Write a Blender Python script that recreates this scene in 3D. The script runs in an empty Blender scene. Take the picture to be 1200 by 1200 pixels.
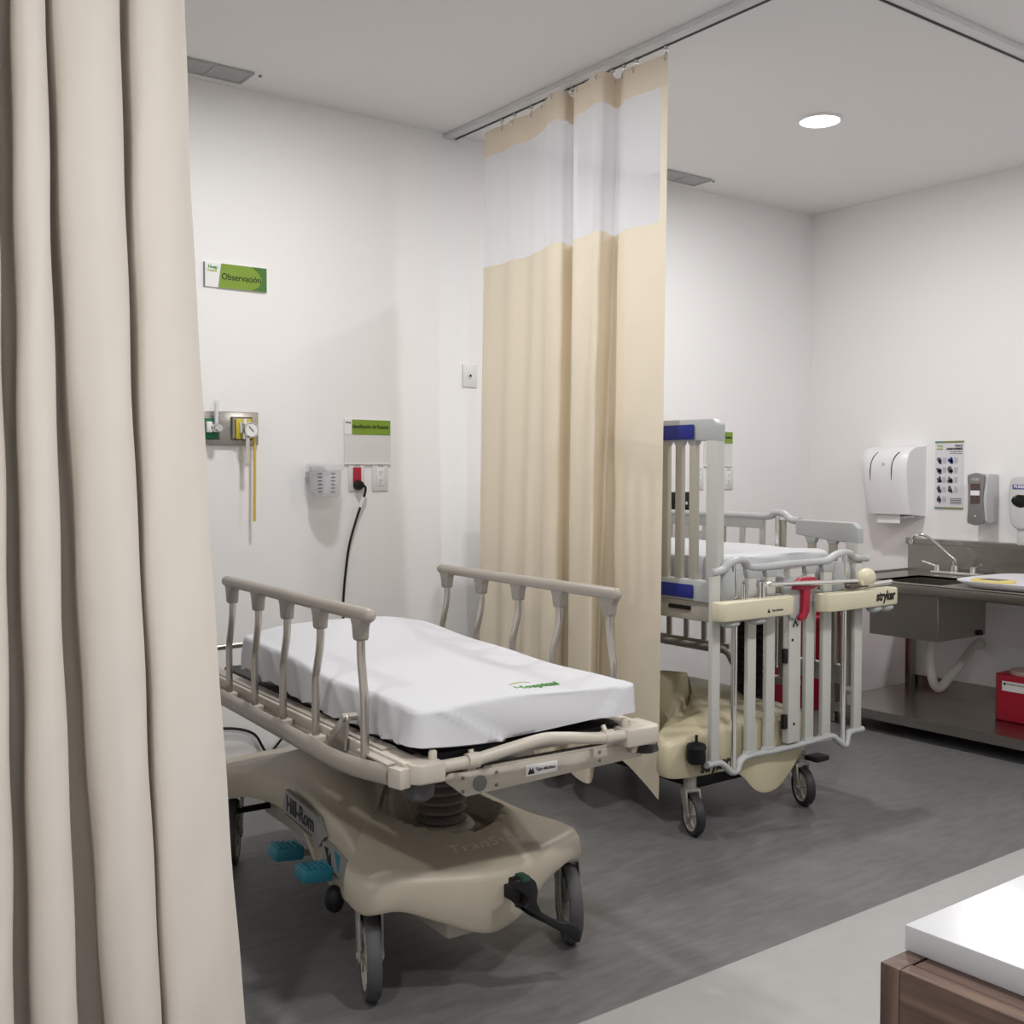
import bpy, bmesh, math, random
from mathutils import Matrix, Vector
random.seed(7)
SC = bpy.context.scene
COL = SC.collection
# ------------------------------------------------------------------ camera, world, lights, exposure
cam_d = bpy.data.cameras.new('camera'); cam = bpy.data.objects.new('camera', cam_d); COL.objects.link(cam)
YAW, PITCH, ROLL, FPX = 0.638389, -0.0359547, 0.0003943, 1271.89
fw = Vector((math.sin(YAW)*math.cos(PITCH), math.cos(YAW)*math.cos(PITCH), math.sin(PITCH)))
rt = Vector((math.cos(YAW), -math.sin(YAW), 0)); up = rt.cross(fw)
r2 = math.cos(ROLL)*rt + math.sin(ROLL)*up; u2 = -math.sin(ROLL)*rt + math.cos(ROLL)*up
cam.matrix_world = Matrix(((r2.x, u2.x, -fw.x, 0), (r2.y, u2.y, -fw.y, 0), (r2.z, u2.z, -fw.z, 1.2), (0, 0, 0, 1)))
cam_d.sensor_width = 36; cam_d.lens = FPX/1200*36; cam_d.clip_start = 0.02
SC.camera = cam
SC.view_settings.view_transform = 'Standard'; SC.view_settings.look = 'None'
SC.view_settings.gamma = 1; SC.view_settings.use_curve_mapping = False
SC.view_settings.exposure = -0.34
W = bpy.data.worlds.new('world'); SC.world = W; W.use_nodes = True
W.node_tree.nodes['Background'].inputs[0].default_value = (0.9, 0.95, 1, 1)
W.node_tree.nodes['Background'].inputs[1].default_value = 0.3
H = 2.65; YB = 3.948; XR = 5.036; XL = -1.6; YF = -1.6
LAMPS = [(1.57, 2.87, 22.5), (3.70, 2.867, 24), (1.5, 0.45, 36), (3.7, 0.6, 33), (-0.5, 0.6, 32)]
for lx, ly, pw in LAMPS:
    ld = bpy.data.lights.new('downlight_beam', 'AREA'); ld.shape = 'DISK'; ld.size = 0.15; ld.energy = pw
    ld.color = (1.0, 0.985, 0.975); ld.spread = math.radians(180)
    lo = bpy.data.objects.new('downlight_beam', ld); COL.objects.link(lo); lo.location = (lx, ly, H-0.022)

# ------------------------------------------------------------------ materials
def nd(nt, t, **kw):
    n = nt.nodes.new(t)
    for k, v in kw.items(): setattr(n, k, v)
    return n
def mat(name, col, rough=.5, metal=0., bump=0., bscale=40., var=0., vscale=8., emit=None, trans=0., spec=.5, stretch=None, alpha=1., coat=0., ior=None):
    m = bpy.data.materials.new(name); m.use_nodes = True; nt = m.node_tree; p = nt.nodes['Principled BSDF']
    p.inputs['Base Color'].default_value = (*col, 1); p.inputs['Roughness'].default_value = rough
    p.inputs['Metallic'].default_value = metal; p.inputs['Specular IOR Level'].default_value = spec
    if coat: p.inputs['Coat Weight'].default_value = coat
    if trans: p.inputs['Transmission Weight'].default_value = trans
    if ior: p.inputs['IOR'].default_value = ior
    if alpha < 1: p.inputs['Alpha'].default_value = alpha
    if emit:
        p.inputs['Emission Color'].default_value = (*emit[0], 1); p.inputs['Emission Strength'].default_value = emit[1]
    if bump or var:
        tc = nd(nt, 'ShaderNodeTexCoord'); mp = nd(nt, 'ShaderNodeMapping'); nt.links.new(tc.outputs['Object'], mp.inputs[0])
        if stretch: mp.inputs['Scale'].default_value = stretch
    if var:
        n = nd(nt, 'ShaderNodeTexNoise'); n.inputs['Scale'].default_value = vscale; n.inputs['Detail'].default_value = 5
        nt.links.new(mp.outputs[0], n.inputs['Vector'])
        cr = nd(nt, 'ShaderNodeMapRange'); cr.inputs[1].default_value = .3; cr.inputs[2].default_value = .7
        cr.inputs[3].default_value = 1-var; cr.inputs[4].default_value = 1+var
        nt.links.new(n.outputs[0], cr.inputs[0])
        mx = nd(nt, 'ShaderNodeVectorMath', operation='SCALE'); mx.inputs[0].default_value = col
        nt.links.new(cr.outputs[0], mx.inputs['Scale']); nt.links.new(mx.outputs[0], p.inputs['Base Color'])
    if bump:
        n = nd(nt, 'ShaderNodeTexNoise'); n.inputs['Scale'].default_value = bscale; n.inputs['Detail'].default_value = 4
        nt.links.new(mp.outputs[0], n.inputs['Vector'])
        b = nd(nt, 'ShaderNodeBump'); b.inputs['Strength'].default_value = bump; b.inputs['Distance'].default_value = .005
        nt.links.new(n.outputs[0], b.inputs['Height']); nt.links.new(b.outputs[0], p.inputs['Normal'])
    return m
def fabric(name, col, transl=.3, see=0., bump=.15):
    m = bpy.data.materials.new(name); m.use_nodes = True; nt = m.node_tree; nt.nodes.remove(nt.nodes['Principled BSDF'])
    out = nt.nodes['Material Output']
    d = nd(nt, 'ShaderNodeBsdfDiffuse'); t = nd(nt, 'ShaderNodeBsdfTranslucent'); mx = nd(nt, 'ShaderNodeMixShader')
    d.inputs[0].default_value = (*col, 1); t.inputs[0].default_value = (*col, 1); mx.inputs[0].default_value = transl
    tc = nd(nt, 'ShaderNodeTexCoord')
    n = nd(nt, 'ShaderNodeTexNoise'); n.inputs['Scale'].default_value = 9; n.inputs['Detail'].default_value = 3
    nt.links.new(tc.outputs['Object'], n.inputs['Vector'])
    b = nd(nt, 'ShaderNodeBump'); b.inputs['Strength'].default_value = bump; b.inputs['Distance'].default_value = .02
    nt.links.new(n.outputs[0], b.inputs['Height']); nt.links.new(b.outputs[0], d.inputs['Normal']); 
    nt.links.new(d.outputs[0], mx.inputs[1]); nt.links.new(t.outputs[0], mx.inputs[2])
    last = mx
    if see:
        tr = nd(nt, 'ShaderNodeBsdfTransparent'); m2 = nd(nt, 'ShaderNodeMixShader')
        m2.inputs[0].default_value = see
        nt.links.new(mx.outputs[0], m2.inputs[1]); nt.links.new(tr.outputs[0], m2.inputs[2]); last = m2
    nt.links.new(last.outputs[0], out.inputs[0])
    return m
M = {}
M['wall'] = mat('wall_paint', (.86, .85, .845), .62, bump=.05, bscale=180)
M['ceiling'] = mat('ceiling_paint', (.84, .83, .825), .8, bump=.04, bscale=150)
M['band'] = mat('light_vinyl', (.385, .38, .372), .42, bump=.03, bscale=60, var=.04, vscale=14)
M['steel'] = mat('brushed_steel', (.42, .40, .37), .27, 1., bump=.06, bscale=60, stretch=(1, .03, 1), var=.06, vscale=4)
M['steel_dark'] = mat('basin_steel', (.33, .31, .285), .34, 1., bump=.06, bscale=60, stretch=(1, 1, .05))
M['chrome'] = mat('chrome', (.78, .77, .75), .12, 1.)
M['alu'] = mat('track_white', (.70, .70, .70), .4, .0)
M['slot'] = mat('track_slot', (.012, .012, .014), .6)
M['beige'] = mat('beige_plastic', (.53, .485, .415), .38, bump=.03, bscale=200)
M['base'] = mat('base_shell_plastic', (.43, .385, .305), .42, bump=.04, bscale=160)
M['taupe'] = mat('taupe_rail_plastic', (.36, .325, .28), .42)
M['post'] = mat('satin_nickel_post', (.50, .465, .42), .3, .85)
M['socket'] = mat('rail_socket', (.30, .275, .24), .45)
M['black'] = mat('black_plastic', (.008, .008, .009), .5, spec=.3)
M['rubber'] = mat('grey_rubber', (.07, .07, .072), .6)
M['brub'] = mat('black_rubber', (.02, .02, .021), .55)
M['bellow'] = mat('brown_grey_bellows', (.14, .115, .10), .55)
M['hub'] = mat('wheel_hub', (.42, .40, .35), .45)
M['fork'] = mat('caster_fork', (.40, .38, .35), .4, .3)
M['teal'] = mat('teal_pedal', (.02, .20, .28), .45)
M['greypl'] = mat('label_grey', (.26, .26, .25), .5)
M['sheet'] = mat('white_sheet', (.60, .605, .63), .75, bump=.12, bscale=14)
M['cream'] = mat('cream_plastic', (.68, .63, .46), .35)
M['cribbase'] = mat('crib_base_shell', (.60, .54, .37), .33)
M['cribgrey'] = mat('crib_grey_plastic', (.45, .465, .465), .4)
M['cribpost'] = mat('crib_light_post', (.56, .56, .52), .4)
M['cribtan'] = mat('crib_tan_metal', (.42, .39, .33), .45)
M['blue'] = mat('blue_inset', (.01, .018, .20), .45)
M['red'] = mat('red_plastic', (.42, .012, .04), .4)
M['sharps'] = mat('sharps_red', (.40, .008, .03), .35)
M['pinklid'] = mat('translucent_lid', (.55, .38, .36), .4)
M['white'] = mat('white_plastic', (.80, .80, .81), .35)
M['whitep'] = mat('white_paper', (.82, .82, .82), .8)
M['outlet'] = mat('outlet_plate', (.72, .72, .71), .4)
M['signgreen'] = mat('sign_green', (.20, .32, .025), .4)
M['signdark'] = mat('sign_dark_green', (.06, .17, .025), .4)
M['ink'] = mat('black_ink', (.01, .012, .008), .6)
M['inkg'] = mat('green_ink', (.05, .25, .02), .6)
M['inkb'] = mat('teal_ink', (.03, .22, .20), .6)
M['inkl'] = mat('lime_ink', (.38, .50, .06), .6)
M['greengas'] = mat('green_outlet', (.0, .14, .06), .4)
M['yellow'] = mat('yellow_outlet', (.62, .50, .03), .4)
M['hose'] = mat('yellow_hose', (.68, .47, .07), .4)
M['clear'] = mat('clear_plastic', (.80, .81, .85), .12, alpha=.30)
M['greyd'] = mat('dispenser_grey', (.20, .20, .195), .35)
M['lgrey'] = mat('light_grey_plastic', (.55, .55, .555), .35)
M['window'] = mat('soap_window', (.09, .055, .05), .25)
M['pblue'] = mat('label_blue', (.03, .04, .28), .4)
M['scale'] = mat('scale_tray_white', (.82, .81, .86), .3)
M['yellowp'] = mat('yellow_panel', (.72, .60, .20), .45)
M['lcd'] = mat('lcd', (.16, .15, .13), .3)
M['quartz'] = mat('white_quartz', (.53, .535, .55), .22, bump=.01)
M['deepgreen'] = mat('dark_green_plastic', (.012, .05, .03), .5)
M['vent'] = mat('vent_grey', (.42, .43, .43), .6)
M['pipe'] = mat('white_pipe', (.62, .61, .58), .5)
M['lamp'] = mat('lamp_diffuser', (.9, .9, .9), .5, emit=((1, .985, .96), 14))
M['curtain'] = fabric('cream_curtain', (.84, .755, .61), .16)
M['curtain_l'] = fabric('ivory_curtain', (.79, .737, .672), .06)
M['hem'] = fabric('curtain_header', (.80, .70, .57), .25)
M['net'] = fabric('curtain_net', (.84, .85, .90), .4, see=.42, bump=.05)
M['posterp'] = mat('poster_print', (.70, .70, .73), .5)
M['pict'] = mat('pictogram_ink', (.09, .09, .12), .6)
M['pictg'] = mat('pictogram_grey', (.42, .42, .46), .6)
M['olive'] = mat('olive_bar', (.22, .25, .08), .5)
M['tealbar'] = mat('teal_bar', (.10, .25, .24), .5)
# grey floor: streaky directional vinyl
def floor_mat():
    m = bpy.data.materials.new('grey_vinyl'); m.use_nodes = True; nt = m.node_tree; p = nt.nodes['Principled BSDF']
    p.inputs['Roughness'].default_value = .42
    tc = nd(nt, 'ShaderNodeTexCoord')
    fac = None
    for sc, det, st, w in ((3.2, 4, (1, .5, 1), .5), (26, 6, (.35, 1.3, 1), .9)):
        mp = nd(nt, 'ShaderNodeMapping'); mp.inputs['Scale'].default_value = st
        nt.links.new(tc.outputs['Object'], mp.inputs[0])
        n = nd(nt, 'ShaderNodeTexNoise'); n.inputs['Scale'].default_value = sc; n.inputs['Detail'].default_value = det; n.inputs['Roughness'].default_value = .6
        nt.links.new(mp.outputs[0], n.inputs['Vector'])
        a = nd(nt, 'ShaderNodeMath', operation='MULTIPLY'); a.inputs[1].default_value = w; nt.links.new(n.outputs[0], a.inputs[0])
        if fac is None: fac = a
        else:
            s = nd(nt, 'ShaderNodeMath', operation='ADD'); nt.links.new(fac.outputs[0], s.inputs[0]); nt.links.new(a.outputs[0], s.inputs[1]); fac = s
    cr = nd(nt, 'ShaderNodeValToRGB'); cr.color_ramp.elements[0].position = .45; cr.color_ramp.elements[1].position = .95
    cr.color_ramp.elements[0].color = (.108, .108, .108, 1); cr.color_ramp.elements[1].color = (.178, .178, .177, 1)
    nt.links.new(fac.outputs[0], cr.inputs[0]); nt.links.new(cr.outputs[0], p.inputs['Base Color'])
    return m
M['floor'] = floor_mat()
def wood_mat(name, axis):
    m = bpy.data.materials.new(name); m.use_nodes = True; nt = m.node_tree; p = nt.nodes['Principled BSDF']
    p.inputs['Roughness'].default_value = .45
    tc = nd(nt, 'ShaderNodeTexCoord'); mp = nd(nt, 'ShaderNodeMapping'); nt.links.new(tc.outputs['Object'], mp.inputs[0])
    s = [1, 1, 1]; s[axis] = .06; mp.inputs['Scale'].default_value = s
    n = nd(nt, 'ShaderNodeTexNoise'); n.inputs['Scale'].default_value = 42; n.inputs['Detail'].default_value = 5; n.inputs['Distortion'].default_value = .6
    nt.links.new(mp.outputs[0], n.inputs['Vector'])
    cr = nd(nt, 'ShaderNodeValToRGB'); e = cr.color_ramp.elements
    e[0].position = .36; e[0].color = (.060, .034, .026, 1); e[1].position = .68; e[1].color = (.185, .122, .088, 1)
    k = cr.color_ramp.elements.new(.52); k.color = (.105, .064, .048, 1)
    nt.links.new(n.outputs[0], cr.inputs[0]); nt.links.new(cr.outputs[0], p.inputs['Base Color'])
    return m
M['wood_y'] = wood_mat('walnut_long_grain', 1); M['wood_x'] = wood_mat('walnut_cross', 0); M['wood_z'] = wood_mat('walnut_upright', 2)

# ------------------------------------------------------------------ helpers
class MB:
    def __init__(s): s.bm = bmesh.new()
    def add(s, b, mtx=None):
        if mtx is not None: b.transform(mtx)
        me = bpy.data.meshes.new('tmp'); b.to_mesh(me); b.free(); s.bm.from_mesh(me); bpy.data.meshes.remove(me); return s
    def box(s, lo, hi, r=0., seg=2, mtx=None):
        b = bmesh.new(); bmesh.ops.create_cube(b, size=1)
        for v in b.verts: v.co = Vector([lo[i]+(v.co[i]+.5)*(hi[i]-lo[i]) for i in range(3)])
        if r: bmesh.ops.bevel(b, geom=b.edges[:], offset=r, segments=seg, affect='EDGES', profile=.5)
        return s.add(b, mtx)
    def prism(s, pts, axis, a, c, r=0., mtx=None):
        """polygon pts (u,v) extruded along axis from a to c; uv are the other two axes in xyz order"""
        b = bmesh.new()
        def P(u, v, w):
            l = [u, v]; l.insert(axis, w); return l
        f = b.faces.new([b.verts.new(P(u, v, a)) for u, v in pts])
        e = bmesh.ops.extrude_face_region(b, geom=[f])
        d = Vector((0, 0, 0)); d[axis] = c-a
        for g in e['geom']:
            if isinstance(g, bmesh.types.BMVert): g.co += d
        bmesh.ops.recalc_face_normals(b, faces=b.faces[:])
        if r: bmesh.ops.bevel(b, geom=b.edges[:], offset=r, segments=2, affect='EDGES', profile=.5)
        return s.add(b, mtx)
    def tube(s, path, r, seg=10, caps=True, flat=1.):
        b = bmesh.new(); P = [Vector(p) for p in path]; n = len(P); rr = r if isinstance(r, (list, tuple)) else [r]*n
        t0 = (P[1]-P[0]).normalized(); ref = Vector((0, 0, 1)) if abs(t0.z) < .9 else Vector((1, 0, 0))
        u = t0.cross(ref).normalized(); rings = []
        for i in range(n):
            t = ((P[min(i+1, n-1)]-P[i]).normalized()+(P[i]-P[max(i-1, 0)]).normalized())
            t = t.normalized() if t.length > 1e-6 else t0
            u = (u-t*u.dot(t)).normalized(); v = t.cross(u)
            rings.append([b.verts.new(P[i]+(u*math.cos(2*math.pi*k/seg)+v*math.sin(2*math.pi*k/seg)*flat)*rr[i]) for k in range(seg)])
        for i in range(n-1):
            for k in range(seg): b.faces.new((rings[i][k], rings[i][(k+1) % seg], rings[i+1][(k+1) % seg], rings[i+1][k]))
        if caps: b.faces.new(rings[0][::-1]); b.faces.new(rings[-1])
        bmesh.ops.recalc_face_normals(b, faces=b.faces[:])
        return s.add(b)
    def lathe(s, prof, seg=24, mtx=None, closed=False):
        """prof: (radius, height) around z"""
        b = bmesh.new(); rings = []
        for r, z in prof: rings.append([b.verts.new((max(r, 1e-5)*math.cos(2*math.pi*k/seg), max(r, 1e-5)*math.sin(2*math.pi*k/seg), z)) for k in range(seg)])
        m = len(rings)
        for i in range(m if closed else m-1):
            for k in range(seg): b.faces.new((rings[i][k], rings[i][(k+1) % seg], rings[(i+1) % m][(k+1) % seg], rings[(i+1) % m][k]))
        if not closed: b.faces.new(rings[0][::-1]); b.faces.new(rings[-1])
        bmesh.ops.recalc_face_normals(b, faces=b.faces[:])
        return s.add(b, mtx)
    def ball(s, c, r, sc=(1, 1, 1), seg=16):
        b = bmesh.new(); bmesh.ops.create_uvsphere(b, u_segments=seg, v_segments=seg//2+2, radius=r)
        return s.add(b, Matrix.Translation(c) @ Matrix.Diagonal((*sc, 1)))
    def quad(s, *pts):
        s.bm.faces.new([s.bm.verts.new(p) for p in pts]); return s
    def grid(s, rows, close=False):
        vs = [[s.bm.verts.new(p) for p in r] for r in rows]
        for i in range(len(vs)-1):
            n = len(vs[i])
            for k in range(n if close else n-1):
                s.bm.faces.new((vs[i][k], vs[i][(k+1) % n], vs[i+1][(k+1) % n], vs[i+1][k]))
        return vs
    def build(s, name, m, parent=None, smooth=40):
        me = bpy.data.meshes.new(name); s.bm.to_mesh(me); s.bm.free()
        me.materials.append(M[m] if isinstance(m, str) else m)
        if smooth:
            for p in me.polygons: p.use_smooth = True
            me.set_sharp_from_angle(angle=math.radians(smooth))
        o = bpy.data.objects.new(name, me); COL.objects.link(o)
        if parent: o.parent = parent
        return o
def tag(o, label=None, cat=None, group=None, kind=None):
    if label: o['label'] = label
    if cat: o['category'] = cat
    if group: o['group'] = group
    if kind: o['kind'] = kind
    return o
def thing(name, label, cat, loc=(0, 0, 0), rz=0., group=None):
    o = bpy.data.objects.new(name, None); COL.objects.link(o); o.empty_display_size = .05
    o.location = loc; o.rotation_euler = (0, 0, rz)
    return tag(o, label, cat, group)
def axes(o, u, v, n=None):
    u = Vector(u).normalized(); v = Vector(v).normalized(); n = u.cross(v)
    return Matrix(((u.x, v.x, n.x, o[0]), (u.y, v.y, n.y, o[1]), (u.z, v.z, n.z, o[2]), (0, 0, 0, 1)))
def text(name, s, size, mtx, m, parent, off=0., align='LEFT', width=None, shear=0., space=1.):
    cu = bpy.data.curves.new('txt', 'FONT'); cu.body = s; cu.size = size; cu.extrude = .0004; cu.offset = off
    cu.align_x = align; cu.align_y = 'CENTER'; cu.resolution_u = 3; cu.shear = shear; cu.space_character = space; cu.space_line = .95
    t = bpy.data.objects.new('txt', cu); COL.objects.link(t)
    me = bpy.data.meshes.new_from_object(t.evaluated_get(bpy.context.evaluated_depsgraph_get()))
    bpy.data.objects.remove(t)
    if width:
        xs = [v.co.x for v in me.vertices]; k = width/(max(xs)-min(xs)); me.transform(Matrix.Diagonal((k, 1, 1, 1)))
    me.transform(mtx); me.materials.clear(); me.materials.append(M[m])
    o = bpy.data.objects.new(name, me); COL.objects.link(o); o.parent = parent
    return o
def cat(P, n, closed=False):
    """Catmull-Rom through tuples"""
    out = []; L = len(P)
    g = (lambda i: P[i % L]) if closed else (lambda i: P[min(max(i, 0), L-1)])
    for i in range(L if closed else L-1):
        a, b, c, d = g(i-1), g(i), g(i+1), g(i+2)
        for k in range(n):
            t = k/n
            out.append(tuple(.5*((2*b[j])+(-a[j]+c[j])*t+(2*a[j]-5*b[j]+4*c[j]-d[j])*t*t+(-a[j]+3*b[j]-3*c[j]+d[j])*t**3) for j in range(len(b))))
    if not closed: out.append(tuple(P[-1]))
    return out
def smooth01(t): t = min(max(t, 0), 1); return t*t*(3-2*t)

# ------------------------------------------------------------------ setting
def struct(name, m, mb): return tag(mb.build(name, m, smooth=0), kind='structure')
EY = 1.781
struct('floor_1', 'floor', MB().box((XL-.1, EY, -.06), (XR+.1, YB+.1, 0)))
struct('floor_2', 'band', MB().box((XL-.1, YF-.1, -.06), (XR+.1, EY, 0)))
struct('ceiling', 'ceiling', MB().box((XL-.1, YF-.1, H), (XR+.1, YB+.1, H+.08)))
struct('wall_back', 'wall', MB().box((XL-.1, YB, 0), (XR+.1, YB+.1, H)))
struct('wall_right', 'wall', MB().box((XR, YF, 0), (XR+.1, YB, H)))
struct('wall_left', 'wall', MB().box((XL-.1, YF, 0), (XL, YB, H)))
struct('wall_front', 'wall', MB().box((XL, YF-.1, 0), (XR, YF, H)))

# ceiling downlights
lab = {0: 'round recessed ceiling downlight over the stretcher bay', 1: 'glowing round downlight in the ceiling above the crib bay', 2: 'round downlight in the corridor ceiling before the stretcher', 3: 'round downlight in the corridor ceiling towards the sink wall', 4: 'round downlight in the corridor ceiling behind the left curtain'}
for i, (lx, ly, pw) in enumerate(LAMPS):
    t = thing('ceiling_downlight', lab[i], 'light', (lx, ly, H), group='ceiling downlights')
    MB().lathe([(.078, 0), (.088, 0), (.088, -.006), (.080, -.010), (.078, -.006)], 40, closed=True).build('trim_ring', 'white', t)
    MB().lathe([(.0, -.001), (.078, -.001), (.078, -.008), (.0, -.010)], 40).build('diffuser', 'lamp', t)
# ceiling vents
for (x0, x1, y0, y1, lb) in ((1.34, 1.625, 3.755, 3.880, 'slim grey ceiling air grille above the stretcher, beside the left curtain'), (3.715, 4.018, 3.757, 3.883, 'slim grey ceiling air grille above the crib, right of the hanging curtain')):
    t = thing('ceiling_vent', lb, 'vent', ((x0+x1)/2, (y0+y1)/2, H), group='ceiling air grilles'); hx, hy = (x1-x0)/2, (y1-y0)/2
    f = MB(); w = .008
    f.box((-hx, -hy, -.010), (hx, -hy+w, 0)).box((-hx, hy-w, -.010), (hx, hy, 0)).box((-hx, -hy+w, -.010), (-hx+w, hy-w, 0)).box((hx-w, -hy+w, -.010), (hx, hy-w, 0)).box((-.004, -hy+w, -.010), (.004, hy-w, 0))
    f.build('frame', 'vent', t)
    MB().box((-hx+w, -hy+w, -.001), (hx-w, hy-w, -.0001)).build('duct_backing', 'greyd', t)
    s = MB()
    for k in range(9):
        y = -hy+.014+k*(2*hy-.028)/8
        for a, b in ((-hx+w, -.004), (.004, hx-w)): s.box((a, y-.0055, -.007), (b, y+.0055, -.004))
    s.build('slat_row', 'vent', t, smooth=0)
    MB().lathe([(0, 0), (.006, 0), (.006, -.006), (0, -.008)], 12, Matrix.Translation((hx+.03, -hy+.02, 0))).build('screw_cap', 'greyd', t)

# curtain tracks (on the ceiling)
def track(lb, lo, hi, axis):
    c = [(lo[i]+hi[i])/2 for i in range(3)]
    t = thing('curtain_track', lb, 'curtain track', (0, 0, H))
    MB().box((lo[0], lo[1], -.016), (hi[0], hi[1], 0), .002).box((lo[0]+(.004 if axis == 1 else 0), lo[1]+(.004 if axis == 0 else 0), -.018), (lo[0]+.008 if axis == 1 else hi[0], lo[1]+.008 if axis == 0 else hi[1], -.015)).build('rail', 'alu', t)
    s = MB()
    if axis == 1: s.box((2.613, lo[1], -.0175), (2.624, hi[1], -.0155))
    else: s.box((lo[0], 2.012, -.0175), (hi[0], 2.023, -.0155))
    s.build('slot', 'slot', t, smooth=0)
    e = MB(); e.box((lo[0]-.002, hi[1]-.002, -.020), (hi[0]+.002, hi[1]+.006, .0), .002) if axis == 1 else e.box((hi[0]-.004, lo[1]-.003, -.020), (hi[0]+.004, hi[1]+.003, 0), .002)
    e.build('end_cap', 'alu', t)
track('white ceiling curtain track running to the back wall between the two beds', (2.565, 2.04, 0), (2.635, 3.94, 0), 1)
track('white ceiling curtain track crossing in front of both bays', (-1.55, 1.963, 0), (5.03, 2.033, 0), 0)

# ------------------------------------------------------------------ curtains
def curtain(lb, top, bot, cols, ztop, zs, body, nrows=46, seed=1, late=False):
    """top/bot: plan control points; zs: (header bottom, net bottom); a hem height per bottom point"""
    t = thing('privacy_curtain', lb, 'curtain', (top[0][0], top[0][1], 0)); ox, oy = top[0][0], top[0][1]
    T = cat(top, cols); B = cat(bot, cols); n = len(T); rnd = random.Random(seed)
    ph = [rnd.uniform(0, 6.28) for _ in range(6)]
    def pt(i, z):
        f = (ztop-z)/(ztop-.1); g = smooth01(f*1.05)*.55+f*.45
        if late: g = max(0., (2.05-z)/1.95)**1.4
        zb = B[i][2]; zz = z if z > .5 else .5-(.5-z)*(.5-zb)/(.5-.1)
        w = .0025*math.sin(7*z+ph[0]+i*.05)*math.sin(3.1*z+ph[1]+i*.11)+.0015*math.sin(19*z+ph[2]+i*.23)
        return (T[i][0]*(1-g)+B[i][0]*g-ox+w, T[i][1]*(1-g)+B[i][1]*g-oy+w, zz)
    def strip(name, m, z1, z0, i0, i1, rows, off=0.):
        mb = MB(); rr = []
        for k in range(rows+1):
            z = z1+(z0-z1)*k/rows; rr.append([Vector(pt(i, z))+Vector((-off, 0, 0)) for i in range(i0, i1+1)])
        mb.grid(rr); return mb.build(name, m, t, smooth=80)
    e = max(2, int(cols*.45))
    strip('header_band', 'hem', ztop, zs[0], 0, n-1, 3)
    strip('net_panel', 'net', zs[0], zs[1], e, n-1, 12)
    strip('edge_binding', body, zs[0], zs[1], 0, e, 12)
    strip('curtain_body', body, zs[1], .1, 0, n-1, nrows)
    h = strip('bottom_hem', body, .128, .1, 0, n-1, 2, .003)
    return t, T, pt
# hanging curtain between the two beds: near end first
c2t = [(2.615, 2.648), (2.610, 2.73), (2.60, 2.82), (2.605, 2.855), (2.635, 2.90), (2.635, 2.925), (2.555, 2.90), (2.545, 2.94), (2.57, 3.02), (2.575, 3.09), (2.635, 3.14), (2.63, 3.165), (2.565, 3.135), (2.545, 3.19), (2.58, 3.27), (2.60, 3.34), (2.62, 3.42), (2.605, 3.50), (2.62, 3.58), (2.61, 3.65), (2.615, 3.715)]
c2b = [(2.590, 2.648, .085), (2.605, 2.75, .13), (2.62, 2.85, .165), (2.632, 2.92, .17), (2.638, 3.0, .14), (2.635, 3.03, .12), (2.55, 2.945, .10), (2.50, 2.91, .095), (2.52, 3.0, .095), (2.575, 3.12, .10), (2.635, 3.19, .1), (2.63, 3.215, .1), (2.55, 3.17, .1), (2.53, 3.23, .1), (2.585, 3.32, .1), (2.57, 3.40, .1), (2.625, 3.49, .1), (2.595, 3.57, .1), (2.63, 3.65, .1), (2.61, 3.72, .1), (2.615, 3.765, .1)]
ct, T, pt = curtain('cream curtain with white net top hanging between the stretcher and the crib', c2t, c2b, 9, 2.605, (2.50, 2.052), 'curtain')
def hooks(t, T, pt, idx, axis):
    for i in idx:
        p = pt(i, 2.596); x, y = p[0], p[1]
        m = MB(); tx = x if axis == 0 else (2.617-t.location.x)
        ty = y if axis == 1 else (2.017-t.location.y)
        m.tube([(tx, ty, 2.6315), (tx, ty, 2.607), (x-.004, y-.002, 2.600), (x-.008, y-.002, 2.588), (x-.004, y, 2.582), (x, y, 2.588), (x, y, 2.596)], .0022, 6)
        m.lathe([(0, 0), (.008, 0), (.008, .012), (0, .012)], 10, Matrix.Translation((tx, ty, 2.617)))
        m.build('curtain_hook', 'chrome', t)
hooks(ct, T, pt, [2, 16, 30, 46, 62, 78, 92, 104, 116, 130, 142, 154, 164], 1)
# left curtain
def PX(a, b): return .418+.00145*a, .388+.00153*b
raw = [(218, .01, 290, 0.), (200, -.02, 262, -.022), (175, -.042, 225, -.03), (150, -.035, 194, -.03), (143, -.005, 184, 0.), (149, .09, 192, .09), (138, .085, 184, .085), (127, -.03, 177, -.03), (92, -.06, 150, -.06), (60, -.04, 124, -.035), (53, 0., 121, .02), (56, .09, 132, .11), (50, .085, 100, .12), (44, 0., 83, .02), (38, -.04, 79, -.035), (22, -.055, 55, -.06), (9, -.03, 33, -.03), (12, .08, 36, .08), (-4, .07, 18, .08), (-12, -.03, 10, -.03), (-40, -.05, -15, -.05), (-58, .02, -40, .02), (-70, -.04, -55, -.04), (-95, -.05, -90, -.05), (-110, .02, -105, .02), (-125, -.03, -125, -.03), (-150, -.04, -155, -.04)]
c1t = []; c1b = []
for a, ya, b, yb in raw:
    xa, xb = PX(a, b); c1t.append((xa, 2.0+ya)); c1b.append((xb, 2.0+yb, .1))
ct, T, pt = curtain('ivory curtain gathered in deep folds at the left, in front of the stretcher', c1t, c1b, 9, 2.605, (2.50, 2.12), 'curtain_l', seed=4, late=True)
hooks(ct, T, pt, range(3, 225, 20), 0)

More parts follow.
